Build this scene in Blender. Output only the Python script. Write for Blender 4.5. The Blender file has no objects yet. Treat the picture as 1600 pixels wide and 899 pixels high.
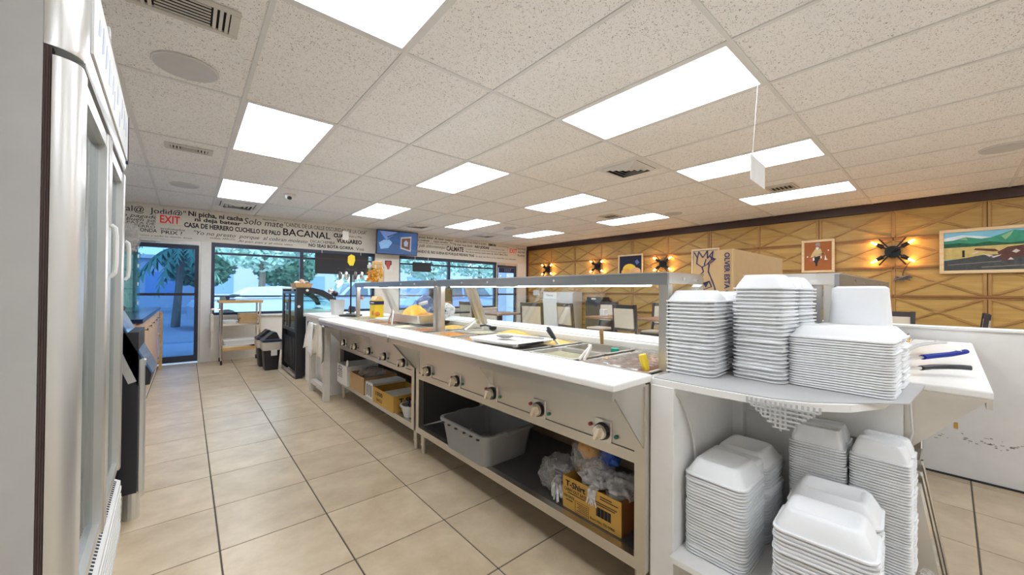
import bpy, bmesh, math, random
from mathutils import Matrix, Vector, noise
random.seed(7)
SC = bpy.context.scene
COL = SC.collection
PI = math.pi
CZ, CEIL = 1.2094, 2.517
YW, XW = 8.1, 7.55            # window wall, panelled wall
# ------------------------------------------------------------ camera
cam = bpy.data.objects.new('camera', bpy.data.cameras.new('camera'))
COL.objects.link(cam); SC.camera = cam
cam.data.sensor_width = 36.0
cam.data.lens = 36.0 * 589.69 / 1600
cam.data.clip_start = 0.02; cam.data.clip_end = 300
_y, _p, _r = 0.71053, 0.009547, 0.007067
_f = Vector((math.sin(_y)*math.cos(_p), math.cos(_y)*math.cos(_p), math.sin(_p)))
_rt = Vector((math.cos(_y), -math.sin(_y), 0)); _u = _rt.cross(_f)
_R = _rt*math.cos(_r) + _u*math.sin(_r); _U = -_rt*math.sin(_r) + _u*math.cos(_r)
cam.matrix_world = Matrix(((_R.x, _U.x, -_f.x, 0), (_R.y, _U.y, -_f.y, 0), (_R.z, _U.z, -_f.z, CZ), (0, 0, 0, 1)))
# ------------------------------------------------------------ sky, sun, exposure
W = bpy.data.worlds.new('sky'); SC.world = W; W.use_nodes = True
_n = W.node_tree.nodes; _n.clear()
_bg = _n.new('ShaderNodeBackground'); _o = _n.new('ShaderNodeOutputWorld')
_tc = _n.new('ShaderNodeTexCoord'); _sx = _n.new('ShaderNodeSeparateXYZ'); _cr = _n.new('ShaderNodeValToRGB')
_cr.color_ramp.elements[0].position = 0.0; _cr.color_ramp.elements[0].color = (0.86, 0.94, 1.0, 1)
_cr.color_ramp.elements[1].position = 0.6; _cr.color_ramp.elements[1].color = (0.52, 0.73, 1.0, 1)
_l = W.node_tree.links
_l.new(_tc.outputs['Generated'], _sx.inputs[0]); _l.new(_sx.outputs['Z'], _cr.inputs[0])
_l.new(_cr.outputs[0], _bg.inputs['Color']); _l.new(_bg.outputs[0], _o.inputs['Surface'])
_bg.inputs['Strength'].default_value = 2.6
_sun = bpy.data.objects.new('sun', bpy.data.lights.new('sun', 'SUN')); COL.objects.link(_sun)
_sun.data.energy = 1.6; _sun.data.angle = 0.05; _sun.data.color = (1.0, 0.95, 0.86)
_sun.rotation_euler = (math.radians(38), math.radians(12), math.radians(20))
PANEL_STRENGTH = 6.8
SC.view_settings.view_transform = 'Standard'
try: SC.view_settings.look = 'None'
except Exception: pass
SC.view_settings.exposure = 0.80; SC.view_settings.gamma = 1.0
SC.view_settings.use_curve_mapping = False
# ------------------------------------------------------------ materials
MATS = {}
def mat(name, col, rough=0.5, metal=0.0, var=0.06, scale=14.0, bump=0.0, bscale=60.0, spec=0.5, stretch=None,
        emit=0.0, trans=0.0, alpha=1.0, coat=0.0, rvar=0.0):
    if name in MATS: return MATS[name]
    m = bpy.data.materials.new(name); m.use_nodes = True; MATS[name] = m
    nt = m.node_tree; N = nt.nodes; L = nt.links
    b = N['Principled BSDF']
    b.inputs['Roughness'].default_value = rough; b.inputs['Metallic'].default_value = metal
    b.inputs['Specular IOR Level'].default_value = spec
    if coat: b.inputs['Coat Weight'].default_value = coat
    tc = N.new('ShaderNodeTexCoord'); mp = N.new('ShaderNodeMapping')
    L.new(tc.outputs['Object'], mp.inputs[0])
    if stretch: mp.inputs['Scale'].default_value = stretch
    nz = N.new('ShaderNodeTexNoise'); nz.inputs['Scale'].default_value = scale; nz.inputs['Detail'].default_value = 4
    L.new(mp.outputs[0], nz.inputs[0])
    mx = N.new('ShaderNodeMix'); mx.data_type = 'RGBA'
    c = Vector(col[:3])
    mx.inputs[6].default_value = (*(c*(1-var)), 1)
    mx.inputs[7].default_value = (*[min(1, x*(1+var)) for x in c], 1)
    L.new(nz.outputs[0], mx.inputs[0]); L.new(mx.outputs[2], b.inputs['Base Color'])
    if bump:
        n2 = N.new('ShaderNodeTexNoise'); n2.inputs['Scale'].default_value = bscale
        L.new(mp.outputs[0], n2.inputs[0])
        bp = N.new('ShaderNodeBump'); bp.inputs['Strength'].default_value = bump; bp.inputs['Distance'].default_value = 0.003
        L.new(n2.outputs[0], bp.inputs['Height']); L.new(bp.outputs[0], b.inputs['Normal'])
    if rvar:
        mr = N.new('ShaderNodeMapRange'); mr.inputs[3].default_value = rough-rvar; mr.inputs[4].default_value = rough+rvar
        L.new(nz.outputs[0], mr.inputs[0]); L.new(mr.outputs[0], b.inputs['Roughness'])
    if emit:
        b.inputs['Emission Color'].default_value = (*col[:3], 1); b.inputs['Emission Strength'].default_value = emit
    if trans: b.inputs['Transmission Weight'].default_value = trans
    if alpha < 1: b.inputs['Alpha'].default_value = alpha
    return m
def glass(name, tint, refl=0.12, rough=0.02, haze=0.0, hcol=(1, 1, 1)):
    if name in MATS: return MATS[name]
    m = bpy.data.materials.new(name); m.use_nodes = True; MATS[name] = m
    nt = m.node_tree; N = nt.nodes; L = nt.links; N.clear()
    o = N.new('ShaderNodeOutputMaterial'); t = N.new('ShaderNodeBsdfTransparent'); g = N.new('ShaderNodeBsdfGlossy')
    t.inputs[0].default_value = (*tint, 1); g.inputs['Roughness'].default_value = rough
    fr = N.new('ShaderNodeLayerWeight'); fr.inputs[0].default_value = .5
    pw = N.new('ShaderNodeMath'); pw.operation = 'POWER'; pw.inputs[1].default_value = 4.0; L.new(fr.outputs['Facing'], pw.inputs[0])
    ma = N.new('ShaderNodeMath'); ma.operation = 'MULTIPLY_ADD'; ma.inputs[1].default_value = .55; ma.inputs[2].default_value = refl*.4; ma.use_clamp = True; L.new(pw.outputs[0], ma.inputs[0])
    mx = N.new('ShaderNodeMixShader'); L.new(ma.outputs[0], mx.inputs[0]); L.new(t.outputs[0], mx.inputs[1]); L.new(g.outputs[0], mx.inputs[2])
    out = mx
    if haze:
        d = N.new('ShaderNodeBsdfDiffuse'); d.inputs[0].default_value = (*hcol, 1)
        tr = N.new('ShaderNodeBsdfTranslucent'); tr.inputs[0].default_value = (*hcol, 1)
        a = N.new('ShaderNodeMixShader'); a.inputs[0].default_value = 0.35; L.new(d.outputs[0], a.inputs[1]); L.new(tr.outputs[0], a.inputs[2])
        tc = N.new('ShaderNodeTexCoord'); nz = N.new('ShaderNodeTexNoise'); nz.inputs['Scale'].default_value = 16; nz.inputs['Detail'].default_value = 5; nz.inputs['Distortion'].default_value = 1.5
        L.new(tc.outputs['Object'], nz.inputs[0])
        mr = N.new('ShaderNodeMapRange'); mr.inputs[1].default_value = .3; mr.inputs[2].default_value = .7
        mr.inputs[3].default_value = haze*0.3; mr.inputs[4].default_value = min(1, haze*1.7); L.new(nz.outputs[0], mr.inputs[0])
        h = N.new('ShaderNodeMixShader'); L.new(mr.outputs[0], h.inputs[0]); L.new(mx.outputs[0], h.inputs[1]); L.new(a.outputs[0], h.inputs[2]); out = h
    L.new(out.outputs[0], o.inputs['Surface'])
    return m
def glow(name, col, strength):
    if name in MATS: return MATS[name]
    m = bpy.data.materials.new(name); m.use_nodes = True; MATS[name] = m
    N = m.node_tree.nodes; L = m.node_tree.links; N.clear()
    e = N.new('ShaderNodeEmission'); e.inputs[0].default_value = (*col, 1); e.inputs[1].default_value = strength
    o = N.new('ShaderNodeOutputMaterial'); L.new(e.outputs[0], o.inputs['Surface']); return m
def ceil_tile_mat():
    m = mat('mineral_ceiling_tile', (0.86, 0.83, 0.795), 0.95, var=0.05, scale=2.0)
    N = m.node_tree.nodes; L = m.node_tree.links; b = N['Principled BSDF']
    tc = N.new('ShaderNodeTexCoord'); mp = N.new('ShaderNodeMapping'); L.new(tc.outputs['Object'], mp.inputs[0])
    nz = N.new('ShaderNodeTexNoise'); nz.inputs['Scale'].default_value = 30; L.new(mp.outputs[0], nz.inputs[0])
    ad = N.new('ShaderNodeMix'); ad.data_type = 'RGBA'; ad.inputs[0].default_value = 0.045
    L.new(mp.outputs[0], ad.inputs[6]); L.new(nz.outputs[1], ad.inputs[7])
    vo = N.new('ShaderNodeTexVoronoi'); vo.inputs['Scale'].default_value = 62; L.new(ad.outputs[2], vo.inputs[0])
    n2 = N.new('ShaderNodeTexNoise'); n2.inputs['Scale'].default_value = 75; n2.inputs['Distortion'].default_value = 2.2; L.new(mp.outputs[0], n2.inputs[0])
    cr = N.new('ShaderNodeValToRGB'); cr.color_ramp.elements[0].position = 0.335; cr.color_ramp.elements[1].position = 0.40
    cr.color_ramp.elements[0].color = (0.30, 0.275, 0.25, 1); cr.color_ramp.elements[1].color = (1, 1, 1, 1)
    L.new(n2.outputs[0], cr.inputs[0])
    mu = N.new('ShaderNodeMix'); mu.data_type = 'RGBA'; mu.blend_type = 'MULTIPLY'; mu.inputs[0].default_value = 1
    src = b.inputs['Base Color'].links[0].from_socket
    L.new(src, mu.inputs[6]); L.new(cr.outputs[0], mu.inputs[7]); L.new(mu.outputs[2], b.inputs['Base Color'])
    return m
def tile_mat():
    m = bpy.data.materials.new('beige_porcelain_tile'); m.use_nodes = True
    N = m.node_tree.nodes; L = m.node_tree.links; b = N['Principled BSDF']
    tc = N.new('ShaderNodeTexCoord'); oi = N.new('ShaderNodeObjectInfo')
    ad = N.new('ShaderNodeVectorMath'); ad.operation = 'ADD'
    sc = N.new('ShaderNodeVectorMath'); sc.operation = 'SCALE'; sc.inputs['Scale'].default_value = 9
    cb = N.new('ShaderNodeCombineXYZ'); L.new(oi.outputs['Random'], cb.inputs[0]); L.new(oi.outputs['Random'], cb.inputs[1])
    L.new(cb.outputs[0], sc.inputs[0]); L.new(tc.outputs['Object'], ad.inputs[0]); L.new(sc.outputs[0], ad.inputs[1])
    n1 = N.new('ShaderNodeTexNoise'); n1.inputs['Scale'].default_value = 5; n1.inputs['Detail'].default_value = 7; n1.inputs['Roughness'].default_value = .62
    L.new(ad.outputs[0], n1.inputs[0])
    cr = N.new('ShaderNodeValToRGB'); e = cr.color_ramp.elements
    e[0].position = .3; e[0].color = (0.46, 0.352, 0.225, 1); e[1].position = .68; e[1].color = (0.63, 0.51, 0.355, 1)
    L.new(n1.outputs[0], cr.inputs[0])
    hs = N.new('ShaderNodeHueSaturation'); mr = N.new('ShaderNodeMapRange'); mr.inputs[3].default_value = .93; mr.inputs[4].default_value = 1.06
    L.new(oi.outputs['Random'], mr.inputs[0]); L.new(mr.outputs[0], hs.inputs['Value']); L.new(cr.outputs[0], hs.inputs['Color'])
    L.new(hs.outputs[0], b.inputs['Base Color'])
    b.inputs['Roughness'].default_value = .33; b.inputs['Specular IOR Level'].default_value = .45
    return m
def wood_mat(name, a, c, along='Y', scale=3.0, rough=.45):
    m = bpy.data.materials.new(name); m.use_nodes = True; MATS[name] = m
    N = m.node_tree.nodes; L = m.node_tree.links; b = N['Principled BSDF']
    tc = N.new('ShaderNodeTexCoord'); mp = N.new('ShaderNodeMapping'); L.new(tc.outputs['Object'], mp.inputs[0])
    s = {'X': (1, 9, 9), 'Y': (9, 1, 9), 'Z': (9, 9, 1)}[along]; mp.inputs['Scale'].default_value = s
    nz = N.new('ShaderNodeTexNoise'); nz.inputs['Scale'].default_value = scale; nz.inputs['Detail'].default_value = 6; nz.inputs['Distortion'].default_value = .6
    L.new(mp.outputs[0], nz.inputs[0])
    cr = N.new('ShaderNodeValToRGB'); e = cr.color_ramp.elements
    e[0].position = .32; e[0].color = (*a, 1); e[1].position = .68; e[1].color = (*c, 1)
    L.new(nz.outputs[0], cr.inputs[0]); L.new(cr.outputs[0], b.inputs['Base Color']); b.inputs['Roughness'].default_value = rough
    return m
M = dict(
 ceil=ceil_tile_mat(), tile=tile_mat(),
 tee=mat('ceiling_grid_white', (.70, .68, .65), .6), wall=mat('cream_wall_paint', (.80, .765, .70), .8, bump=.1),
 white=mat('white_paint', (.83, .825, .81), .6, bump=.08), grout=mat('dark_grout', (.10, .085, .07), .9),
 steel=mat('brushed_stainless', (.66, .63, .58), .36, 1.0, var=.10, scale=9, stretch=(1, .06, 1), rvar=.08),
 beam=mat('darker_stainless', (.40, .41, .42), .34, 1.0, var=.10, scale=9, stretch=(1, .06, 1)), steel2=mat('pale_stainless', (.74, .72, .69), .30, 1.0, var=.07, scale=9, stretch=(1, .06, 1), rvar=.06),
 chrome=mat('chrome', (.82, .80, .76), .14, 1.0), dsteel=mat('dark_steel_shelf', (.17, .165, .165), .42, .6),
 poly=mat('white_cutting_board', (.86, .85, .82), .42, var=.03, scale=25), foam=mat('white_foam', (.85, .865, .88), .55, var=.02, bump=.12, bscale=220),
 black=mat('black_plastic', (.018, .018, .022), .38), black2=mat('matt_black', (.03, .03, .035), .7),
 alu=mat('dark_window_aluminium', (.035, .045, .075), .4, .3), walu=mat('pale_aluminium', (.62, .60, .58), .4, .5),
 grey=mat('grey_plastic', (.30, .30, .295), .5), cool=mat('cooler_side_grey', (.50, .50, .495), .5, .2), silver=mat('silver_trim', (.66, .655, .63), .32, .7, var=.03),
 gasket=mat('brown_gasket', (.06, .035, .03), .6), card=mat('kraft_cardboard', (.50, .325, .155), .85, var=.08, bump=.1),
 card2=mat('yellow_kraft_cardboard', (.62, .36, .075), .8, var=.08), cardd=mat('dark_brown_cardboard', (.36, .22, .10), .9),
 paper=mat('white_paper', (.82, .81, .78), .8), ink=mat('black_ink', (.012, .012, .014), .7), inkb=mat('navy_ink', (.02, .022, .09), .7),
 red=mat('red_letter', (.72, .02, .012), .5, emit=.10), dred=mat('red_print', (.55, .10, .08), .7), blue=mat('blue_grip', (.006, .022, .24), .6, spec=.15),
 yellow=mat('yellow_plastic', (.85, .62, .03), .35), teal=mat('teal_plastic', (.02, .38, .27), .4),
 ledr=mat('red_lamp', (.35, .03, .03), .3), ledg=mat('green_lamp', (.03, .22, .16), .3),
 towel=mat('cream_cloth', (.66, .60, .52), .95, bump=.5, bscale=90), wrack=mat('worn_white_wood', (.66, .62, .56), .7, var=.12),
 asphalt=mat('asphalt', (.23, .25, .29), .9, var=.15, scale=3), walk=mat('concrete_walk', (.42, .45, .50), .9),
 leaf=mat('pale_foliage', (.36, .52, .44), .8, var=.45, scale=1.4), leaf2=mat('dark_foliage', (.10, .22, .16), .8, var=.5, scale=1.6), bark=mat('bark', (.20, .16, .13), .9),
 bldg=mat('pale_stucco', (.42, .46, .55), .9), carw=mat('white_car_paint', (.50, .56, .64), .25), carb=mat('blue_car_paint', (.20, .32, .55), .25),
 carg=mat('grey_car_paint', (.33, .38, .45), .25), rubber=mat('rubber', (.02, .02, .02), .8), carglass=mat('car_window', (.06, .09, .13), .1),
 chairw=mat('espresso_wood', (.035, .028, .03), .4), cream=mat('cream_upholstery', (.60, .53, .43), .85), table=wood_mat('table_top_wood', (.20, .10, .06), (.32, .17, .10), 'X'),
 cab=wood_mat('orange_maple', (.58, .36, .21), (.70, .47, .30), 'Z', 2.0), ctop=mat('dark_blue_counter', (.015, .022, .06), .2), butcher=wood_mat('butcher_block', (.52, .30, .10), (.66, .43, .18), 'X', 3),
 panel=wood_mat('honey_oak_panel', (.40, .23, .053), (.52, .322, .088), 'Y', 2.2, .5), batten=wood_mat('honey_oak_batten', (.30, .148, .036), (.44, .245, .075), 'Y', 3, .45),
 stile=wood_mat('honey_oak_stile', (.33, .165, .042), (.45, .25, .075), 'Z', 3, .45), rail=wood_mat('brown_oak_rail', (.20, .082, .02), (.30, .135, .038), 'Y', 3, .45),
 crown=mat('mahogany_band', (.045, .018, .014), .4, var=.15), frame=wood_mat('pale_pine_frame', (.68, .47, .24), (.80, .60, .36), 'Y', 4),
 iron=mat('black_iron', (.012, .012, .014), .45, .4), bulb=glow('warm_bulb', (1.0, .50, .14), 60.0), tube=glow('fluorescent_tube', (1, .98, .95), 7.0),
 panel_light=glow('lit_diffuser', (.915, .965, 1.03), PANEL_STRENGTH), vent=mat('beige_vent', (.60, .57, .50), .6), dark=mat('dark_void', (.015, .015, .015), .9), ventd=mat('vent_louvre_grey', (.30, .29, .28), .6),
 speaker=mat('speaker_grille', (.56, .55, .54), .8), mesh=mat('grey_perforated_liner', (.48, .48, .48), .6), bead=mat('white_rubber', (.7, .7, .68), .6),
 steelfilm=mat('brown_plastic_film', (.26, .18, .11), .35, var=.35, scale=5, bump=.6, bscale=12),
 wglass=glass('window_glass', (.84, .95, 1.0), .04), dglass=glass('blue_tinted_door_glass', (.33, .48, .64), .05), guardglass=glass('clear_acrylic', (.95, .97, .97), .10),
 coolglass=glass('cooler_door_glass', (.85, .92, .93), .30), caseglass=glass('display_glass', (.80, .93, .92), .12), tealglass=glass('teal_edge_glass', (.60, .90, .93), .10, haze=.12, hcol=(.4, .75, .8)),
 bag=glass('clear_plastic_bag', (.95, .95, .95), .25, .12, haze=.20), wbag=glass('white_plastic_bag', (.9, .9, .9), .2, .2, haze=.85, hcol=(.97, .97, .97)), wrap=glass('plastic_wrap', (.88, .88, .86), .10, .08, haze=.32, hcol=(.75, .72, .68)),
 amber=glass('amber_jar_glass', (.95, .85, .65), .1), skin=mat('tan_paint', (.70, .45, .25), .7),
)
# ------------------------------------------------------------ mesh builder
class B:
    def __init__(s, T=None): s.bm = bmesh.new(); s.T = T
    def _x(s, vs, Mx=None):
        if Mx is not None: bmesh.ops.transform(s.bm, matrix=Mx, verts=vs)
        if s.T is not None: bmesh.ops.transform(s.bm, matrix=s.T, verts=vs)
    def box(s, x0, x1, y0, y1, z0, z1, bev=0.0, Mx=None, seg=1):
        mt = Matrix.Translation(((x0+x1)/2, (y0+y1)/2, (z0+z1)/2)) @ Matrix.Diagonal((abs(x1-x0), abs(y1-y0), abs(z1-z0), 1))
        r = bmesh.ops.create_cube(s.bm, size=1, matrix=mt); vs = r['verts']
        if bev:
            ed = list({e for v in vs for e in v.link_edges})
            r2 = bmesh.ops.bevel(s.bm, geom=ed, offset=bev, segments=seg, affect='EDGES', profile=.5)
            vs = list({v for f in r2['faces'] for v in f.verts} | {v for v in vs if v.is_valid})
        s._x(vs, Mx); return s
    def prism(s, pts, vec, Mx=None):
        vec = Vector(vec); a = [s.bm.verts.new(p) for p in pts]; c = [s.bm.verts.new(Vector(p)+vec) for p in pts]
        n = len(pts); s.bm.faces.new(a); s.bm.faces.new(c[::-1])
        for i in range(n): s.bm.faces.new((a[i], c[i], c[(i+1) % n], a[(i+1) % n]))
        s._x(a+c, Mx); return s
    def face(s, pts, Mx=None):
        a = [s.bm.verts.new(p) for p in pts]; s.bm.faces.new(a); s._x(a, Mx); return s
    def cyl(s, p0, p1, r0, r1=None, n=14, caps=True, Mx=None):
        p0, p1 = Vector(p0), Vector(p1); r1 = r0 if r1 is None else r1
        d = (p1-p0).normalized(); a = d.orthogonal().normalized(); b = d.cross(a)
        A = [s.bm.verts.new(p0+(a*math.cos(2*PI*i/n)+b*math.sin(2*PI*i/n))*r0) for i in range(n)]
        C = [s.bm.verts.new(p1+(a*math.cos(2*PI*i/n)+b*math.sin(2*PI*i/n))*r1) for i in range(n)]
        for i in range(n): s.bm.faces.new((A[i], A[(i+1) % n], C[(i+1) % n], C[i]))
        if caps: s.bm.faces.new(A[::-1]); s.bm.faces.new(C)
        s._x(A+C, Mx); return s
    def tube(s, pts, r, n=8, Mx=None, closed=False):
        pts = [Vector(p) for p in pts]; rings = []; k = len(pts); up = None
        for i, p in enumerate(pts):
            if closed: d = (pts[(i+1) % k]-pts[i-1])
            else: d = (pts[min(i+1, k-1)]-pts[max(i-1, 0)])
            d.normalize()
            if up is None: up = d.orthogonal().normalized()
            up = (up - d*up.dot(d)).normalized(); b = d.cross(up)
            rr = r[i] if isinstance(r, (list, tuple)) else r
            rings.append([s.bm.verts.new(p+(up*math.cos(2*PI*j/n)+b*math.sin(2*PI*j/n))*rr) for j in range(n)])
        for i in range(k if closed else k-1):
            A, C = rings[i], rings[(i+1) % k]
            for j in range(n): s.bm.faces.new((A[j], A[(j+1) % n], C[(j+1) % n], C[j]))
        if not closed: s.bm.faces.new(rings[0][::-1]); s.bm.faces.new(rings[-1])
        s._x([v for q in rings for v in q], Mx); return s
    def loft(s, rings, cap0=True, cap1=True, Mx=None):
        R = [[s.bm.verts.new(p) for p in q] for q in rings]; n = len(R[0])
        for i in range(len(R)-1):
            for j in range(n): s.bm.faces.new((R[i][j], R[i][(j+1) % n], R[i+1][(j+1) % n], R[i+1][j]))
        if cap0: s.bm.faces.new(R[0][::-1])
        if cap1: s.bm.faces.new(R[-1])
        s._x([v for q in R for v in q], Mx); return s
    def lathe(s, prof, c=(0, 0, 0), n=20, Mx=None, cap0=True, cap1=True):
        return s.loft([[(c[0]+r*math.cos(2*PI*i/n), c[1]+r*math.sin(2*PI*i/n), c[2]+z) for i in range(n)] for r, z in prof], cap0, cap1, Mx)
    def blob(s, c, r, sub=2, amp=.15, fr=3.0, seed=0.0, Mx=None, flat=None, crease=False):
        q = bmesh.ops.create_icosphere(s.bm, subdivisions=sub, radius=1); vs = q['verts']
        for v in vs:
            n1 = noise.noise(v.co*fr+Vector((seed, seed*1.7, -seed))); n2_ = noise.noise(v.co*fr*2.3+Vector((seed*3, 1, seed)))
            k = 1+amp*n1+amp*.5*n2_ if not crease else 1+amp*(.35-abs(n1)*1.5)+amp*.45*(.3-abs(n2_)*1.3)
            v.co = Vector((v.co.x*r[0]*k, v.co.y*r[1]*k, v.co.z*r[2]*k))+Vector(c)
            if flat is not None and v.co.z < flat: v.co.z = flat+.0005*random.random()
        s._x(vs, Mx); return s
    def build(s, name, m, parent=None, world=False, smooth=False, ang=35, base=None):
        bmesh.ops.recalc_face_normals(s.bm, faces=s.bm.faces)
        off = Vector((0, 0, 0))
        if parent is not None and world:
            p = parent
            while p.parent is not None: p = p.parent
            off = Vector(p.location)
        elif parent is None and base is None and len(s.bm.verts):
            xs = [v.co for v in s.bm.verts]
            off = Vector(((min(v.x for v in xs)+max(v.x for v in xs))/2, (min(v.y for v in xs)+max(v.y for v in xs))/2, min(v.z for v in xs)))
        elif base is not None: off = Vector(base)
        if off.length: bmesh.ops.translate(s.bm, verts=s.bm.verts, vec=-off)
        me = bpy.data.meshes.new(name)
        if smooth:
            for f in s.bm.faces: f.smooth = True
            for e in s.bm.edges:
                if len(e.link_faces) == 2 and e.calc_face_angle(0) > math.radians(ang): e.smooth = False
        s.bm.to_mesh(me); s.bm.free()
        me.materials.append(m)
        o = bpy.data.objects.new(name, me); COL.objects.link(o)
        if parent is not None: o.parent = parent
        else: o.location = off
        return o
def tag(o, label=None, cat=None, group=None, kind=None):
    if label: o['label'] = label
    if cat: o['category'] = cat
    if group: o['group'] = group
    if kind: o['kind'] = kind
    return o
def thing(name, label, cat, loc=(0, 0, 0), rz=0, group=None):
    o = bpy.data.objects.new(name, None); COL.objects.link(o); o.empty_display_size = .05
    o.location = loc; o.rotation_euler = (0, 0, rz); return tag(o, label, cat, group)
def structure(name, label=None):
    o = bpy.data.objects.new(name, None); COL.objects.link(o); o['kind'] = 'structure'
    if label: o['label'] = label
    return o
def inst(src, name, loc=None, parent=None, rot=None):
    o = src.copy(); o.name = name; COL.objects.link(o)
    if parent is not None: o.parent = parent
    if loc is not None: o.location = loc
    if rot is not None: o.rotation_euler = rot
    return o
def dup(root, loc, rz=0, label=None, group=None):
    r = root.copy(); COL.objects.link(r); r.location = loc; r.rotation_euler = (0, 0, rz)
    if label: r['label'] = label
    if group: r['group'] = group
    for ch in list(root.children):
        c = ch.copy(); COL.objects.link(c); c.parent = r
        for g in list(ch.children):
            d = g.copy(); COL.objects.link(d); d.parent = c
    return r
def text(name, body, m, origin, right, up, width=None, height=.1, parent=None, depth=.0015, shear=0, bold=0.0, world=True):
    """flat lettering as a mesh: cap height = height, stretched to width"""
    cu = bpy.data.curves.new('t', 'FONT'); cu.body = body; cu.size = 1; cu.shear = shear; cu.offset = bold; cu.resolution_u = 2
    to = bpy.data.objects.new('t', cu); COL.objects.link(to)
    me = bpy.data.meshes.new_from_object(to.evaluated_get(bpy.context.evaluated_depsgraph_get()))
    bpy.data.objects.remove(to)
    vs = [v.co.copy() for v in me.vertices]
    x0 = min(v.x for v in vs); x1 = max(v.x for v in vs); sy = height/.70
    sx = width/(x1-x0) if width else sy
    R_, U_ = Vector(right).normalized(), Vector(up).normalized(); N_ = R_.cross(U_)
    off = Vector((0, 0, 0))
    if parent is not None and world:
        p = parent
        while p.parent is not None: p = p.parent
        off = Vector(p.location)
    for v, c in zip(me.vertices, vs):
        v.co = Vector(origin)+R_*((c.x-x0)*sx)+U_*(c.y*sy)+N_*depth-off
    me.materials.clear(); me.materials.append(m)
    o = bpy.data.objects.new(name, me); COL.objects.link(o)
    if parent is not None: o.parent = parent
    return o
NUM = ['topmost', 'second', 'third', 'fourth', 'fifth', 'sixth', 'seventh', 'eighth', 'ninth', 'tenth', 'eleventh', 'twelfth', 'thirteenth', 'fourteenth', 'fifteenth',
       'sixteenth', 'seventeenth', 'eighteenth', 'nineteenth', 'twentieth', 'twenty-first', 'twenty-second', 'twenty-third', 'twenty-fourth', 'twenty-fifth', 'twenty-sixth',
       'twenty-seventh', 'twenty-eighth', 'twenty-ninth', 'thirtieth', 'thirty-first', 'thirty-second', 'thirty-third', 'thirty-fourth', 'thirty-fifth', 'thirty-sixth',
       'thirty-seventh', 'thirty-eighth', 'thirty-ninth', 'fortieth', 'forty-first', 'forty-second', 'forty-third', 'forty-fourth', 'forty-fifth', 'forty-sixth', 'forty-seventh', 'forty-eighth']
def rrect(x0, x1, y0, y1, r, z, n=4):
    p = []
    for cx, cy, a0 in ((x1-r, y1-r, 0), (x0+r, y1-r, 90), (x0+r, y0+r, 180), (x1-r, y0+r, 270)):
        for i in range(n+1):
            a = math.radians(a0+90*i/n); p.append((cx+r*math.cos(a), cy+r*math.sin(a), z))
    return p
exec_order = []
# ============================================================ STRUCTURE
XL, YN = -1.05, -2.6
floor = structure('floor', 'beige square tile floor with dark grout lines')
B().box(XL, XW, YN, YW, -.06, -.0035).build('grout_bed', M['grout'], floor)
TS, FX, FY = .4572, .1284, 2.204
def tile_mesh():
    b = B(); g = .0033; b.box(g, TS-g, g, TS-g, -.008, 0, bev=.0016); return b
t0 = tile_mesh().build('tile', M['tile'], floor); first = True
far = B()
for i in range(-3, 17):
    for j in range(-11, 14):
        x, y = FX+i*TS, FY+j*TS
        if x+TS < XL or x > XW or y+TS < YN or y > YW: continue
        x1, y1 = min(x+TS, XW), min(y+TS, YW); xa, ya = max(x, XL), max(y, YN)
        full = (x1-xa > TS-.001 and y1-ya > TS-.001)
        seen = (i <= 2 and j >= -4) or (i <= 8 and -7 <= j <= -3)
        if seen and full:
            if first: t0.location = (x, y, 0); first = False
            else: inst(t0, 'tile', (x, y, 0), floor)
        elif seen:
            B().box(xa+.0033, x1-.0033, ya+.0033, y1-.0033, -.008, 0).build('tile', M['tile'], floor)
        else: far.box(xa+.0033, x1-.0033, ya+.0033, y1-.0033, -.008, 0)
tag(far.build('outer_tiles', M['tile'], floor), kind='stuff')
ceiling = structure('ceiling', 'white suspended ceiling of fissured mineral tiles')
B().box(XL-.12, XW+.15, YN-.12, YW+.15, CEIL+.03, CEIL+.08).build('plenum', M['white'], ceiling)
GX = [.28+.611*k for k in range(-2, 12)]; GY = [.74+1.21*m for m in range(-2, 7)]
ex = [XL]+[g for g in GX if XL < g < XW]+[XW]; ey = [YN]+[g for g in GY if YN < g < YW]+[YW]
LIGHTS = [(k, m) for k in (0, 3, 6, 9) for m in (-2, 0, 2, 4) if not (k == 9 and m == -9)]  # row behind the camera is unseen, continuing the pattern to light the room
lightcells = {(round(.28+.611*k, 3), round(.74+1.21*m, 3)) for k, m in LIGHTS}
ct = None
for a in range(len(ex)-1):
    for c in range(len(ey)-1):
        if (round(ex[a], 3), round(ey[c], 3)) in lightcells: continue
        x0, x1, y0, y1 = ex[a]+.006, ex[a+1]-.006, ey[c]+.006, ey[c+1]-.006
        if x1-x0 < .02 or y1-y0 < .02: continue
        if abs(x1-x0-.599) < .002 and abs(y1-y0-1.198) < .002:
            if ct is None: ct = B().box(0, x1-x0, 0, y1-y0, 0, .014, bev=.002).build('ceiling_tile', M['ceil'], ceiling); ct.location = (x0, y0, CEIL)
            else: inst(ct, 'ceiling_tile', (x0, y0, CEIL), ceiling)
        else:
            q = B().box(0, x1-x0, 0, y1-y0, 0, .014, bev=.002).build('ceiling_tile', M['ceil'], ceiling); q.location = (x0, y0, CEIL)
for g in ex[1:-1]: B().box(g-.012, g+.012, YN, YW, CEIL-.006, CEIL+.004).build('grid_tee', M['tee'], ceiling)
for g in ey[1:-1]: B().box(XL, XW, g-.012, g+.012, CEIL-.0055, CEIL+.004).build('grid_tee', M['tee'], ceiling)
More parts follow.
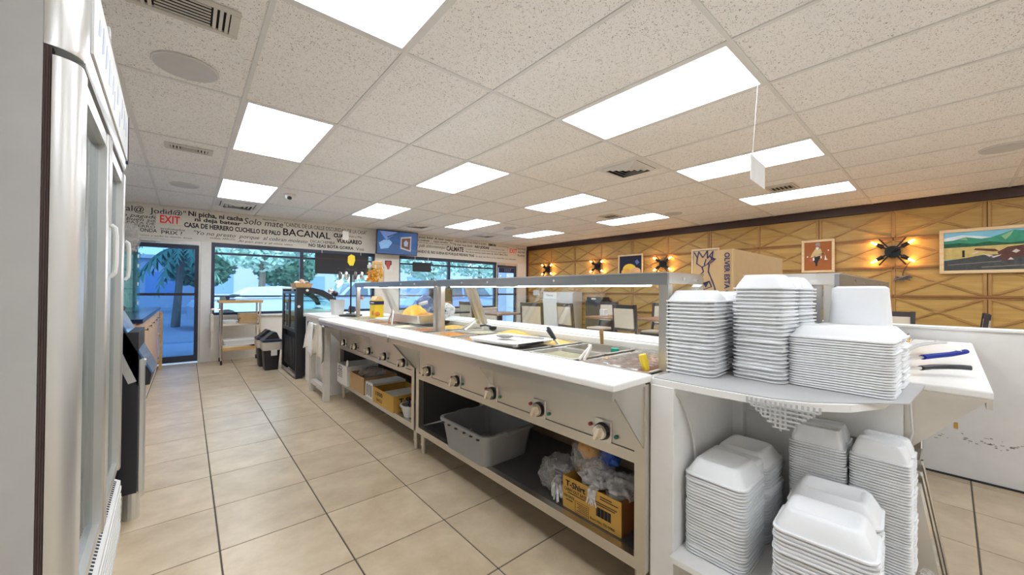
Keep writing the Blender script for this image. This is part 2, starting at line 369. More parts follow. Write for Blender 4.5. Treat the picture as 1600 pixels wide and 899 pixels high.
LN = {(0, 4): 'white ceiling light panel nearest the exit door', (0, 2): 'bright ceiling light panel above the aisle, between the round speakers and cooler',
      (0, 0): 'big ceiling light panel cut off by the top edge of the photo', (3, 0): 'largest bright ceiling light panel, above the near end of the steam tables',
      (3, 2): 'ceiling light panel above the middle of the steam tables', (3, 4): 'ceiling light panel in front of the wall television',
      (6, 0): 'ceiling light panel behind the hanging white card', (6, 2): 'ceiling light panel next to the large square air diffuser, over the dining side',
      (6, 4): 'ceiling light panel above the second exit sign, farthest but one from the wood wall', (9, 0): 'ceiling light panel close to the wood wall and the small vent, nearest the camera',
      (9, 2): 'ceiling light panel along the wood wall, the middle one of its row', (9, 4): 'ceiling light panel in the far corner by the wood wall'}
for k, m in LIGHTS:
    x, y = .28+.611*k, .74+1.21*m
    lab = LN.get((k, m), 'unseen ceiling light panel behind the camera, column %s' % ['first', 'second', 'third', 'fourth'][k//3])
    t = thing('ceiling_light', lab, 'light', (x, y, CEIL-.006), group='ceiling light panels')
    f = B(); w, d = .611, 1.21
    f.box(.012, w-.012, .012, .03, 0, .02).box(.012, w-.012, d-.03, d-.012, 0, .02).box(.012, .03, .03, d-.03, 0, .02).box(w-.03, w-.012, .03, d-.03, 0, .02)
    f.build('light_frame', M['tee'], t)
    B().box(.03, w-.03, .03, d-.03, .006, .012).build('diffuser', M['panel_light'], t)
# walls
wb = structure('wall_back', 'cream window wall covered in hand-painted black sayings')
ST = 1.995                        # underside of lettered band
B().box(XL, XW, YW, YW+.15, ST, CEIL+.03).build('lettered_band', M['wall'], wb)
B().box(XL, -.66, YW, YW+.15, 0, ST).build('left_pier', M['wall'], wb)
B().box(.17, .30, YW-.02, YW+.14, 0, ST).build('door_pier', M['white'], wb)
B().box(.30, 3.06, YW, YW+.15, 0, .74).build('sill_wall', M['wall'], wb)
B().box(3.06, 3.60, YW-.03, YW+.15, 0, ST).build('middle_pier', M['wall'], wb)
B().box(3.60, 6.40, YW, YW+.15, 0, .74).build('sill_wall', M['wall'], wb)
B().box(7.16, XW, YW-.01, YW+.15, 0, ST).build('corner_pier', M['white'], wb)
B().box(.30, 3.06, YW-.06, YW+.02, .74, .765).build('sill', M['white'], wb)
B().box(3.60, 6.40, YW-.06, YW+.02, .74, .765).build('sill', M['white'], wb)
wr = structure('wall_right', 'honey oak panelled wall with crossed battens')
B().box(XW+.0195, XW+.15, YN-.12, YW+.15, 0, CEIL+.06).build('wall_core', M['rail'], wr)
wl = structure('wall_left'); B().box(XL-.12, XL, YN-.12, YW+.15, 0, CEIL+.03).build('wall_surface', M['white'], wl)
wn = structure('wall_near'); B().box(XL-.12, XW+.15, YN-.12, YN, 0, CEIL+.03).build('wall_surface', M['white'], wn)
tr = structure('trim_1', 'dark mahogany band under the ceiling'); B().box(XW-.03, XW+.02, YN, YW-.001, 2.385, CEIL-.012, bev=.004).build('band', M['crown'], tr)
tr2 = structure('trim_2', 'dark corner post'); B().box(XW-.05, XW+.02, YW-.06, YW-.012, 0, 2.385).build('post', M['crown'], tr2)
# panelled wall
ZR = [2.385, 1.98, 1.572, 1.17, .77, .385, 0.0]
YV = [-1.125+.825*i for i in range(12)]; YV[-1] = YW-.06
for j in range(6):
    z1, z0 = ZR[j], ZR[j+1]
    for i in range(11):
        y0, y1 = YV[i], YV[i+1]
        B().box(XW, XW+.02, y0+.004, y1-.004, z0+.004, z1-.004).build('panel', M['panel'], wr)
        if j < 5:
            a0, a1, b0, b1 = y0+.03, y1-.03, z0+.022, z1-.022
            L = math.hypot(a1-a0, b1-b0); th = math.atan2(b1-b0, a1-a0); c = ((a0+a1)/2, (b0+b1)/2)
            for sgn, d in ((1, .017), (-1, .020)):
                q = B(); q.box(-d, 0, -L/2, L/2, -.013, .013, bev=.003, Mx=Matrix.Translation((XW+.001, c[0], c[1])) @ Matrix.Rotation(sgn*th, 4, 'X'))
                q.build('diagonal_batten', M['batten'], wr)
for i, y in enumerate(YV):
    wd = .034 if i % 2 == 1 else .019
    for j in range(6):
        if wd > .03:
            B().box(XW-.017, XW+.001, y-wd, y-.003, ZR[j+1]+.024, ZR[j]-.024, bev=.003).build('stile', M['stile'], wr)
            B().box(XW-.017, XW+.001, y+.003, y+wd, ZR[j+1]+.024, ZR[j]-.024, bev=.003).build('stile', M['stile'], wr)
        else: B().box(XW-.014, XW+.001, y-wd, y+wd, ZR[j+1]+.024, ZR[j]-.024, bev=.003).build('stile', M['stile'], wr)
for z in ZR[1:6]:
    for a in range(0, 11, 2):
        ya, yb = YV[a]+(.002 if a else 0), YV[min(a+2, 11)]-.002
        B().box(XW-.03, XW+.001, ya, yb, z-.010, z+.022, bev=.006).build('rail', M['rail'], wr)
        B().box(XW-.018, XW+.001, ya, yb, z-.026, z-.010, bev=.003).build('rail_lip', M['stile'], wr)
B().box(XW, XW+.02, YN, YV[0], 0, 2.385).build('panel', M['panel'], wr)
# windows and doors
def window(name, x0, x1, mull, label):
    w = structure(name, label); y0, y1 = YW+.03, YW+.09; H = ST
    B().box(x0, x1, y0-.03, y1, H-.07, H).build('head_frame', M['alu'], w)
    B().box(x0, x1, y0, y1, .765, .81).build('bottom_frame', M['alu'], w)
    for q in [x0]+mull+[x1]:
        a, b = (q, q+.05) if q == x0 else ((q-.05, q) if q == x1 else (q-.03, q+.03))
        B().box(a, b, y0-.005, y1+.005, .81, H-.07).build('mullion', M['alu'], w)
    B().box(x0+.05, x1-.05, y0, y1, 1.80, 1.835).build('transom', M['alu'], w)
    B().box(x0+.05, x1-.05, y0+.01, y1-.01, 1.075, 1.10).build('rail', M['alu'], w)
    es = [x0+.05]+mull+[x1-.05]
    for i in range(len(es)-1):
        for za, zb in ((.81, 1.075), (1.10, 1.80), (1.835, H-.07)):
            B().box(es[i]+(.03 if i else 0), es[i+1]-(.03 if i < len(es)-2 else 0), y0+.027, y0+.033, za, zb).build('pane', M['wglass'], w)
window('window_1', .30, 3.06, [1.66], 'shopfront window behind the cart and display case')
window('window_2', 3.60, 6.40, [4.93], 'shopfront window behind the steam tables')
def door(name, x0, x1, label, gm, sign=False):
    d = structure(name, label); y0 = YW+.02
    B().box(x0, x1, y0-.03, y0+.08, 1.93, ST).build('door_head', M['walu'], d)
    B().box(x0, x0+.03, y0-.03, y0+.08, 0, 1.93).build('jamb', M['walu'], d)
    B().box(x1-.03, x1, y0-.03, y0+.08, 0, 1.93).build('jamb', M['walu'], d)
    a, b = x0+.03, x1-.03
    B().box(a, b, y0, y0+.045, 1.86, 1.925).build('top_rail', M['alu'], d)
    B().box(a, b, y0, y0+.045, .02, .12).build('bottom_rail', M['alu'], d)
    B().box(a, a+.05, y0, y0+.045, .12, 1.86).build('stile', M['alu'], d)
    B().box(b-.05, b, y0, y0+.045, .12, 1.86).build('stile', M['alu'], d)
    B().box(a+.05, b-.05, y0+.018, y0+.026, .12, 1.86).build('pane', gm, d)
    q = B().box(a+.02, b-.02, y0-.05, y0-.025, 1.10, 1.14, bev=.005); q.box(a+.02, a+.05, y0-.03, y0, 1.09, 1.15).box(b-.05, b-.02, y0-.03, y0, 1.09, 1.15)
    q.build('push_bar', M['black'], d)
    B().box(a+.02, a+.30, y0-.07, y0-.03, 1.945, 1.985, bev=.005).build('door_closer', M['silver'], d)
    B().box(a+.25, a+.55, y0-.055, y0-.035, 1.925, 1.945).build('closer_arm', M['silver'], d)
    return d
d1 = door('door_1', -.66, .17, 'blue tinted glass exit door with black push bar', M['dglass'])
d2 = door('door_2', 6.40, 7.16, 'glass exit door in the far corner', M['wglass'])
B().box(6.50, 7.06, YW+.012, YW+.02, 1.72, 1.855).build('number_strip', M['inkb'], d2)
text('street_number', '2557', M['carb'], (6.68, YW+.0105, 1.755), (1, 0, 0), (0, 0, 1), .26, .08, d2)
# half walls
hw = structure('wall_divider', 'low white half wall with scuff marks')
B().box(3.87, 3.97, YN, 1.3, 0, .97).build('half_wall', M['white'], hw)
B().box(3.855, 3.985, YN, 1.3, .97, .99, bev=.004).build('cap', M['white'], hw)
random.seed(3); q = B()
for i in range(60):
    y = .1-random.random()*.9; z = .27+.10*(y-.1)*.5+random.gauss(0, .018); w = random.uniform(.003, .02)
    q.box(3.868, 3.8702, y, y+w, z, z+random.uniform(.002, .007))
tag(q.build('scuff_marks', M['grey'], hw), kind='stuff')
B().box(3.8675, 3.8703, -.03, -.012, .32, .36).build('chipped_patch', M['card2'], hw)
bb = structure('baseboard_divider'); B().box(3.862, 3.87, YN, 1.3, 0, .012).build('strip', M['black2'], bb)
# sayings painted on the band
YT = YW-.0006
def say(s, x0, x1, z, h, bold=0.0, shear=0.0, m='ink', dy=0.0):
    text('lettering', s, M[m], (x0, YT, z), (1, 0, dy), (0, 0, 1), x1-x0, h, wb, depth=.001, shear=shear, bold=bold)
say('aval@  Jodid@"', -.82, -.03, 2.385, .085, .004)
say('co pagado', -.80, -.36, 2.30, .05, .0, .25); say('la buen son', -.80, -.35, 2.245, .05, 0, .25)
say('PATA DE', -.70, -.40, 2.20, .035, .0); say('PERRO', -.62, -.39, 2.15, .04, .0); say('ONDA', -.56, -.37, 2.085, .055, .012)
say('acolomados', -.33, -.04, 2.14, .04, 0, .15); say('PRIX ?', -.32, -.07, 2.075, .055, .01)
say('punto y todo lo demas dicen', -.58, .05, 2.025, .022)
say('Ni picha, ni cacha', .0, .73, 2.405, .075, .03); say('ni deja batear', .08, .70, 2.325, .062, .03)
say('CASA DE HERRERO CUCHILLO DE PALO', -.05, 1.30, 2.215, .075, .035)
say('"Yo no presto  porque  al cobran molesto', .07, 1.75, 2.105, .065, 0, .3); say('molesta  ARRUYO', .28, .62, 2.055, .03); say('Al pan pan y al vino vino', .66, 1.50, 2.035, .035, 0, .2)
say('Solo mate', .74, 1.34, 2.36, .11, .0, .2); say('BALE PURO', 1.02, 1.24, 2.462, .028)
say('"CANDIL DE LA CALLE OSCURIDAD DE LA CASA"', 1.36, 2.88, 2.39, .075, .0); say('BACANAL', 1.34, 2.16, 2.225, .125, .015)
say('CUA', 2.22, 2.42, 2.275, .075, .05); say('Vale y Mia', 2.52, 2.78, 2.30, .04, 0, .2); say('VULGAREO', 2.28, 2.78, 2.17, .08, .04)
say('DICACHIMBA', 1.80, 2.25, 2.125, .055); say('NO SEAS BOTA GORRA', 1.77, 2.61, 2.045, .06, .03); say('Vos', 2.66, 2.82, 2.04, .065)
say('Y pues fidel  A vivir mejor', 4.00, 5.02, 2.44, .05, .012, .1); say('HAZ EL BIEN Y NO MIRES A QUIEN', 5.08, 6.05, 2.43, .05, .0)
say('SIMON', 6.12, 6.38, 2.425, .06, .05); say('el que nace pa tamal', 6.44, 6.84, 2.43, .03)
say('Me resbala  .  caye cavallo  Ya', 4.00, 5.00, 2.375, .04, .015, .15); say('Me ahoga quien quiere hace bueno', 4.1, 4.95, 2.325, .03, 0, .2)
say('Ya me voy bola', 5.02, 5.60, 2.345, .055, .008, .2); say('NO JODAS', 5.68, 6.15, 2.335, .06, .045); say('y nos vamos a casa', 6.2, 6.68, 2.335, .035)
say('Ly pab aldomenequi', 3.98, 4.80, 2.235, .075, .0, .25); say('CALMATE', 4.83, 5.33, 2.20, .11, .03)
say('a otro perro con ese hueso que aqui', 5.40, 6.75, 2.265, .032); say('No es lo mismo verla venir EL SAPO MAS FEO', 5.40, 6.80, 2.195, .04, .006)
say('CUANDO EL RIO SUENA ES PORQUE PIEDRAS TRAE', 3.97, 5.66, 2.095, .06, .025); say('la que no llora a la chancha con mecate', 5.72, 7.1, 2.095, .045)
say('VAYA PUES', 7.12, 7.48, 2.40, .05, .01); say('DALE PUES', 7.14, 7.46, 2.31, .05, .01); say('TUANI', 7.16, 7.44, 2.21, .05, .01)
# ============================================================ STEAM TABLES  (local x = depth from staff front, y = along, z up)
def steam_table(loc, rz, label, L2=1.865):
    L = 1.86
    t = thing('steam_table', label, 'steam table', loc, rz, 'stainless steam tables')
    f = B()
    for y0, y1 in ((0, .045), (L-.045, L)):
        f.box(0, .04, y0, y1, .155, .862).box(.63, .665, y0, y1, .155, .862)
    f.box(0, .035, .045, L-.045, .155, .20).box(0, .03, .045, L-.045, .555, .598).box(.63, .665, .045, L-.045, .155, .2)
    f.build('frame', M['steel'], t)
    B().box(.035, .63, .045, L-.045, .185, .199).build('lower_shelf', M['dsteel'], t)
    B().box(.006, .016, .045, L-.045, .60, .862).build('control_panel', M['steel'], t)
    B().box(.016, .026, .045, L-.045, .598, .604).build('panel_lip', M['dsteel'], t)
    B().box(.615, .63, .045, L-.045, .2, .86).build('back_panel', M['steelfilm'], t)
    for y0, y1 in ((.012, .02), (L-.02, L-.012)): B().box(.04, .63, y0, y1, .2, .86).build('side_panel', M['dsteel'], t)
    for x in (.045, .63):
        for y in (.045, L-.045):
            lg = B().cyl((x, y, .06), (x, y, .155), .021).build('leg', M['steel'], t)
            B().cyl((x, y, 0), (x, y, .075), .0165).cyl((x, y, .062), (x, y, .074), .023).build('foot', M['steel2'], lg)
    for k in range(5):
        y = .19+.37*k
        p = B().box(-.001, .006, y-.04, y+.04, .595, .683, bev=.002).build('switch_plate', M['steel2'], t)
        B().cyl((0, y, .637), (-.018, y, .637), .036, .033, 20).build('knob_ring', M['black'], p)
        kb = B(); kb.cyl((-.016, y, .637), (-.030, y, .637), .031, .027, 20)
        kb.box(-.052, -.028, y-.008, y+.008, .607, .667, bev=.003, Mx=Matrix.Translation((0, y, .637)) @ Matrix.Rotation(.35, 4, 'X') @ Matrix.Translation((0, -y, -.637)))
        kb.build('knob', M['chrome'], p)
        B().cyl((.006, y+.065, .648), (-.003, y+.065, .648), .008).build('red_lamp', M['ledr'], t)
        B().cyl((.006, y-.062, .628), (-.003, y-.062, .628), .008).build('green_lamp', M['ledg'], t)
    # deck strips between the wells
    d = B(); d.box(.05, .072, 0, L, .845, .884).box(.598, .62, 0, L, .845, .884)
    for k in range(6): 
        y = .005+.37*k; d.box(.072, .598, max(0, y-.018), min(L, y+.018), .845, .884)
    d.build('deck', M['steel2'], t)
    B().box(-.215, .046, -.005, L+.005, .868, .895, bev=.006, seg=2).build('cutting_board', M['poly'], t)
    B().box(-.213, -.20, 0, L, .835, .868).box(-.20, .0, 0, L, .856, .868).build('board_tray', M['steel'], t)
    for y in (.006, .93, L-.012):
        s = 1.0 if y != .93 else .72
        B().prism([(0, y, .856), (-.20*s, y, .856), (0, y, .856-.235*s)], (0, .006, 0)).build('bracket', M['steel'], t)
    B().box(.62, .99, -.005, L2, .885, .925, bev=.006).box(.625, .665, 0, L2-.01, .862, .886).build('tray_rail_board', M['poly'], t)
    B().box(.66, .668, 0, L2-.01, .9245, .9265).build('board_groove', M['grey'], t)
    return t
U2, U1 = (1.303, .745, 0), (1.303, 2.635, 0)
steam_table(U2, 0, 'stainless steam table nearest the camera, holding the grey tub and carry-out bag box below')
steam_table(U1, 0, 'far stainless steam table with cartons and hanging cloths, beyond the middle joint')
steam_table((3.835, .125, 0), PI/2, 'steam table behind the foam container stand, with white board end at right', 1.53)
def guard(loc, rz, label, lamp=True):
    L = 1.86
    t = thing('sneeze_guard', label, 'sneeze guard', loc, rz, 'sneeze guards over the steam tables')
    for y0 in (.004, L-.044):
        B().box(.18, .215, y0, y0+.04, .884, 1.243).build('post', M['steel'], t)
        p0 = Matrix.Translation((.49, y0+.02, 1.24)) @ Matrix.Rotation(math.atan2(-.13, .31), 4, 'Y')
        B().box(-.016, .016, -.02, .02, -.335, 0, Mx=p0).build('slanted_bracket', M['steel'], t)
    B().box(.165, .18, 0, L, 1.240, 1.287).build('front_beam', M['beam'], t)
    for ya, yb in ((0, .006), (L-.006, L)): B().box(.18, .50, ya, yb, 1.245, 1.287).build('end_plate', M['steel2'], t)
    B().box(.16, .51, 0, L, 1.287, 1.292).build('top_shelf', M['steel2'], t)
    for y in (.35, .62, 1.2, 1.5): B().cyl((.165, y, 1.265), (.160, y, 1.265), .007).build('rivet', M['chrome'], t)
    for x in (.30, .43): B().cyl((x, 0, 1.266), (x, -.006, 1.266), .009).build('rivet', M['chrome'], t)
    if lamp:
        lf = B().box(.20, .30, .10, L-.06, 1.262, 1.286).build('lamp_fixture', M['white'], t)
        B().cyl((.25, .12, 1.248), (.25, L-.08, 1.248), .0135).build('lamp_tube', M['tube'], lf)
        B().cyl((.172, L*.55, 1.24), (.172, L*.55, 1.236), .05, n=24).box(.166, .18, L*.5, L*.6, 1.235, 1.242).build('switch_cover', M['steel'], t)
    g = B(); g.prism([(.497, .02, 1.25), (.503, .02, 1.25), (.655, .02, .928), (.649, .02, .928)], (0, L-.04, 0)); g.build('slanted_glass', M['guardglass'], t)
    g = B(); g.prism([(.22, .006, 1.235), (.488, .006, 1.235), (.62, .006, .93), (.22, .006, .93)], (0, .005, 0)); g.build('end_glass', M['guardglass'], t)
    if not lamp: B().prism([(.22, L-.012, 1.245), (.488, L-.012, 1.245), (.62, L-.012, .93), (.22, L-.012, .93)], (0, .005, 0)).build('frosted_end_panel', mat('frosted_acrylic', (.50, .47, .43), .35, alpha=.8), t)
    return t
guard(U2, 0, 'clear slanted sneeze guard with lamp over the near steam table')
guard(U1, 0, 'clear slanted sneeze guard over the far steam table, carrying the amber jars')
guard((3.835, .125, 0), PI/2, 'sneeze guard with reflective steel end behind the foam containers', False)
# ------------------------------------------------------------ pans and food
def wp(u, v, base=U2): return (base[0]+v, base[1]+u)
def pan(label, u0, u1, v0, v1, base=U2, depth=.10, z=.892, name='food_pan', m='steel2', rot=None):
    x0, y0 = wp(u0, v0, base); x1, y1 = wp(u1, v1, base); cx, cy = (x0+x1)/2, (y0+y1)/2; a, b = (x1-x0)/2, (y1-y0)/2
    t = thing(name, label, 'pan', (cx, cy, z-depth), rot or 0, 'serving pans in the steam tables')
    R = [rrect(-a, a, -b, b, .02, depth-.006), rrect(-a, a, -b, b, .02, depth), rrect(-a+.012, a-.012, -b+.012, b-.012, .03, depth), rrect(-a+.03, a-.03, -b+.03, b-.03, .03, .004)]
    B().loft(R, False, True).build('basin', M[m], t, smooth=True)
    q = B().loft([rrect(-a+.014, a-.014, -b+.014, b-.014, .03, depth-.004), rrect(-a+.026, a-.026, -b+.026, b-.026, .03, 0)], False, True); q.build('outer_wall', M[m], t)
    return t
FC = {}
def foodmat(n, c1, c2, sc=70):
    m = mat(n, c1, .55, var=.1, scale=sc, bump=.8, bscale=sc*1.4)
    mx = [x for x in m.node_tree.nodes if x.type == 'MIX'][0]; mx.inputs[6].default_value = (*c1, 1); mx.inputs[7].default_value = (*c2, 1); return m
F = dict(rice=foodmat('yellow_rice', (.66, .42, .05), (.85, .66, .22)), stew=foodmat('orange_stew', (.42, .13, .02), (.75, .38, .06), 50), beans=foodmat('brown_beans', (.09, .025, .015), (.40, .17, .09), 60),
         meat=foodmat('fried_meat', (.22, .07, .02), (.55, .22, .06), 40), green=foodmat('green_broth', (.26, .25, .14), (.42, .40, .26), 20), plant=foodmat('plantain', (.70, .42, .04), (.86, .60, .10), 30), salad=foodmat('pale_salad', (.62, .60, .38), (.78, .76, .60), 40))
def food(label, u0, u1, v0, v1, m, base=U2, z=.875, h=.035, name='food', amp=.8, seed=1.0, group=None):
    x0, y0 = wp(u0, v0, base); x1, y1 = wp(u1, v1, base); n = 14
    b = B(); G = []
    for i in range(n+1):
        row = []
        for j in range(n+1):
            s, q = i/n, j/n; k = min(1, 6*min(s, 1-s))*min(1, 6*min(q, 1-q)); x = x0+(x1-x0)*s; y = y0+(y1-y0)*q
            e = noise.noise(Vector((x*35, y*35, seed)))*.5+noise.noise(Vector((x*90, y*90, seed+4)))*.35
            mound = math.sin(PI*s)*math.sin(PI*q)
            row.append(b.bm.verts.new((x, y, z+h*(.35*k+.65*mound)+amp*.016*k*e)))
        G.append(row)
    for i in range(n):
        for j in range(n): b.bm.faces.new((G[i][j], G[i+1][j], G[i+1][j+1], G[i][j+1]))
    o = b.build(name, F[m], None, smooth=True, ang=80); return tag(o, label, 'food', group, 'stuff')
def wells(k): c = .19+.37*k; return c-.158, c+.158
V0, VM1, VM2, V1 = .066, .322, .332, .602
# near table
u0, u1 = wells(0)
pan('steel pan of brown beans under plastic wrap, beside the first foam stack', u0, u1, V0, V1)
food('brown beans in the wrapped pan at the near end', u0+.03, u1-.03, V0+.03, V1-.03, 'beans', h=.008, z=.872, seed=2, name='beans')
x0, y0 = wp(u0+.045, V0); x1, y1 = wp(u1, V1)
b = B(); n = 12; G = []
for i in range(n+1):
    r = []
    for j in range(n+1):
        x = x0+(x1-x0)*i/n; y = y0+(y1-y0)*j/n; r.append(b.bm.verts.new((x, y, .897+.006*noise.noise(Vector((x*18, y*18, 3))))))
    G.append(r)
for i in range(n):
    for j in range(n): b.bm.faces.new((G[i][j], G[i+1][j], G[i+1][j+1], G[i][j+1]))
tag(b.build('plastic_wrap', M['wrap'], None, smooth=True), 'wrinkled clear plastic wrap stretched over the near bean pan', 'wrap')
u0, u1 = wells(1)
pan('half steel pan of greenish broth, front half of the second well', u0, u1, V0, VM1); food('greenish broth in the front half pan', u0+.03, u1-.03, V0+.03, VM1-.03, 'green', h=.006, z=.876, amp=.2, name='broth')
pan('nearly empty dark half pan at the back of the second well', u0, u1, VM2, V1, depth=.13, m='steel')
u0, u1 = wells(2)
pan('steel pan hidden under the white tray in the middle of the near table', u0, u1, V0, VM1); 
pan('half pan of yellow rice with the black spoon handle', u0, u1, VM2, V1); food('yellow rice with black-handled spoon in it', u0+.03, u1-.03, VM2+.03, V1-.03, 'rice', h=.03, seed=5, name='rice')
u0, u1 = wells(3)
pan('half pan with dark red stew, front of the fourth well', u0, u1, V0, VM1); food('dark red meat stew in the front half pan', u0+.03, u1-.03, V0+.03, VM1-.03, 'stew', h=.015, seed=6, name='stew')
pan('half pan heaped with bright yellow rice', u0, u1, VM2, V1); food('tallest heap of bright yellow rice, centre of the near table', u0+.02, u1-.02, VM2+.02, V1-.02, 'plant', h=.055, seed=7, name='rice')
u0, u1 = wells(4)
pan('steel pan of orange stew next to the middle post', u0, u1, V0, VM1); food('orange stew beside the middle post', u0+.03, u1-.03, V0+.03, VM1-.03, 'stew', h=.022, seed=8, name='stew')
pan('half pan with a dark ladle at the back of the fifth well', u0, u1, VM2, V1); food('pale salad at the back of the fifth well', u0+.03, u1-.03, VM2+.03, V1-.03, 'salad', h=.012, seed=9, name='salad')
# far table
u0, u1 = wells(0)
pan('steel pan of browned meat just beyond the middle post', u0, u1, V0, VM1, U1); food('browned meat just beyond the middle post', u0+.03, u1-.03, V0+.03, VM1-.03, 'meat', U1, h=.02, seed=10, name='meat')
pan('half pan of yellow vegetables with a black ladle, far table', u0, u1, VM2, V1, U1); food('yellow vegetables by the black ladle, far table', u0+.03, u1-.03, VM2+.03, V1-.03, 'plant', U1, h=.035, seed=11, name='vegetables')
u0, u1 = wells(1)
pan('steel pan in front of the raised meat tray', u0, u1, V0, VM1, U1); food('pale cabbage salad in front of the raised tray', u0+.03, u1-.03, V0+.03, VM1-.03, 'salad', U1, h=.02, seed=12, name='salad')
u0, u1 = wells(2)
pan('steel pan beneath the pair of tongs, far table', u0, u1, V0, V1, U1); food('brown meat under the tongs, far table', u0+.03, u1-.03, V0+.03, VM1, 'meat', U1, h=.02, seed=13, name='meat')
u0, u1 = wells(3)
pan('steel pan second from the far end of the steam tables', u0, u1, V0, V1, U1); food('dull brown stew second from the far end', u0+.03, u1-.03, V0+.03, VM1, 'meat', U1, h=.01, seed=14, name='stew')
u0, u1 = wells(4)
pan('steel pan at the far end of the steam tables', u0, u1, V0, V1, U1, depth=.06); food('pale stew at the far end of the steam tables', u0+.03, u1-.03, V0+.03, VM1, 'green', U1, h=.01, seed=15, name='stew')
# raised tray heaped with fried food
x, y = wp(.62, .36, U1)
pan('shallow steel tray raised above the other pans, heaped with fried food', .42, 1.02, .22, .56, U1, depth=.075, z=.985, name='raised_tray')
food('orange and yellow fried plantain heaped on the raised tray', .66, .95, .30, .50, 'plant', U1, z=.96, h=.11, seed=16, name='fried_plantain', amp=1.4)
food('crisp brown meat beside the fried plantain on the raised tray', .46, .70, .28, .52, 'stew', U1, z=.94, h=.06, seed=18, name='fried_meat', amp=1.2)
# white sheet tray with spoon
u0, u1 = wells(2); cx, cy = wp((u0+u1)/2+.08, .20)
t = thing('sheet_tray', 'pale flat tray lying across the pans with a grey spoon on it', 'tray', (cx, cy, .902), .06)
B().loft([rrect(-.17, .17, -.21, .21, .025, .018), rrect(-.165, .165, -.205, .205, .022, .022), rrect(-.15, .15, -.19, .19, .02, .006)], False, True).build('tray_top', M['poly'], t, smooth=True)
B().loft([rrect(-.168, .168, -.208, .208, .025, .018), rrect(-.155, .155, -.195, .195, .02, 0)], False, True).build('tray_underside', M['steel2'], t)
def spoon(name, label, p, rz, L, m, bowl='steel', tilt=0.0, bw=.035, hr=.008, cat='spoon'):
    t = thing(name, label, cat, p, rz); T = Matrix.Rotation(-tilt, 4, 'Y')
    b = B(T); b.loft([[(L+.0+bw*1.4*c_*sc, bw*s_*sc, z) for c_, s_ in [(math.cos(2*PI*i/14), math.sin(2*PI*i/14)) for i in range(14)]] for sc, z in ((.5, -.006), (.9, .002), (1, .008), (.86, .007), (.5, .0))])
    b.build('spoon_bowl', M[bowl], t, smooth=True)
    b = B(T); b.loft([[(x, w*math.cos(2*PI*i/8), .008+h*math.sin(2*PI*i/8)) for i in range(8)] for x, w, h in ((0, hr*.8, .004), (.02, hr*1.5, .006), (L*.5, hr*1.3, .006), (L*.62, hr, .004), (L*.99-bw, hr*.8, .003))])
    b.build('handle', M[m], t, smooth=True); return t
cx, cy = wp((u0+u1)/2, .22)
spoon('serving_spoon', 'grey plastic serving spoon lying on the pale flat tray', (cx+.05, cy-.13, .926), 1.85, .27, 'grey', 'grey', bw=.045, hr=.011)
# black handled spoon upright in rice, tongs, ladles
def stick(name, label, p, q, r, m, hole=False, cat='utensil', tip=None, tm='steel2'):
    t = thing(name, label, cat, p); p, q = Vector(p), Vector(q); d = q-p
    B().tube([(0, 0, 0), d*.5, d*.85, d], [r, r*1.25, r*1.4, r*.9], 8).build('handle', M[m], t, smooth=True)
    if tip: B().tube([(0, 0, 0), Vector(tip)-p], r*.7, 6).build('shaft', M[tm], t)
    if hole: B().cyl(d*.88+Vector((-r*1.35, 0, 0)), d*.88+Vector((-r*1.55, 0, 0)), r*.55).build('hanging_hole', M['poly'], t)
    return t
x, y = wp(.83, .40)
stick('rice_spoon', 'black-handled spoon standing in the yellow rice', (x, y, .915), (x-.01, y+.055, .985), .012, 'black', True, 'spoon', (x+.01, y-.03, .88))
x, y = wp(.60, .50)
stick('wooden_spoon', 'short tan handle poking up at the back rail', (x+.06, y, .90), (x+.065, y+.01, .985), .009, 'batten', False, 'spoon')
x, y = wp(1.55, .48)
t = thing('ladle', 'small black ladle lying over the fifth well, behind the middle post', 'ladle', (x, y, .905))
B().lathe([(.012, -.01), (.028, .0), (.032, .02), (.029, .02), (.02, .004)], (0, 0, .01), 14).build('cup', M['black'], t, smooth=True); B().tube([(.0, .03, .03), (0, .09, .035), (-.01, .15, .025)], .007).build('handle', M['black'], t)
x, y = wp(.30, .45, U1)
t = thing('ladle', 'black ladle with upright curved handle on the far table', 'ladle', (x, y, .91))
B().lathe([(.012, 0), (.03, .01), (.034, .03), (.03, .03), (.02, .008)], (0, 0, 0), 14).build('cup', M['black'], t, smooth=True); B().tube([(0, .03, .03), (0, .05, .07), (0, .03, .11), (0, .01, .12)], .008).build('handle', M['black'], t)
def tongs(label, p, a, spread, L, rz=0.0, m='steel2', tip=None):
    t = thing('tongs', label, 'tongs', p, rz)
    for s in (-1, 1):
        e = Vector((0, s*spread, 0))+Vector(a)*L
        ar = B().tube([(0, 0, 0), Vector(a)*L*.5+Vector((0, s*spread*.7, 0)), e], [.009, .007, .008], 6).build('arm', M[m], t)
        if tip: B().blob(e, (.016, .016, .016), 1, .1).build('tip', M[tip], ar)
    B().cyl((0, -.012, 0), (0, .012, 0), .011).build('hinge', M['steel'], t)
    return t
x, y = wp(.86, .17, U1)
tongs('steel tongs standing open in the far pan in front of the yellow carton', (x+.03, y, 1.02), (-.25, 0, -.97), .05, .15)
x, y = wp(1.80, .42)
tongs('steel tongs leaning against the slanted bracket at the table joint', (x+.10, y+.03, .965), (-.8, -.05, -.42), .03, .17)
x, y = wp(.385, .27)
tongs('long steel tongs lying across the green broth pan to the board edge', (x+.02, y+.09, .925), (-.86, -.48, -.08), .012, .27)
x, y = wp(.065, .12)
t = thing('spatula', 'bright yellow handle sticking up from the near bean pan', 'spatula', (x, y, .893)); B().tube([(0, 0, 0), (-.008, .006, .035), (-.013, .011, .062)], [.013, .0165, .015], 10).build('handle', M['yellow'], t, smooth=True)
x, y = wp(.47, .50)
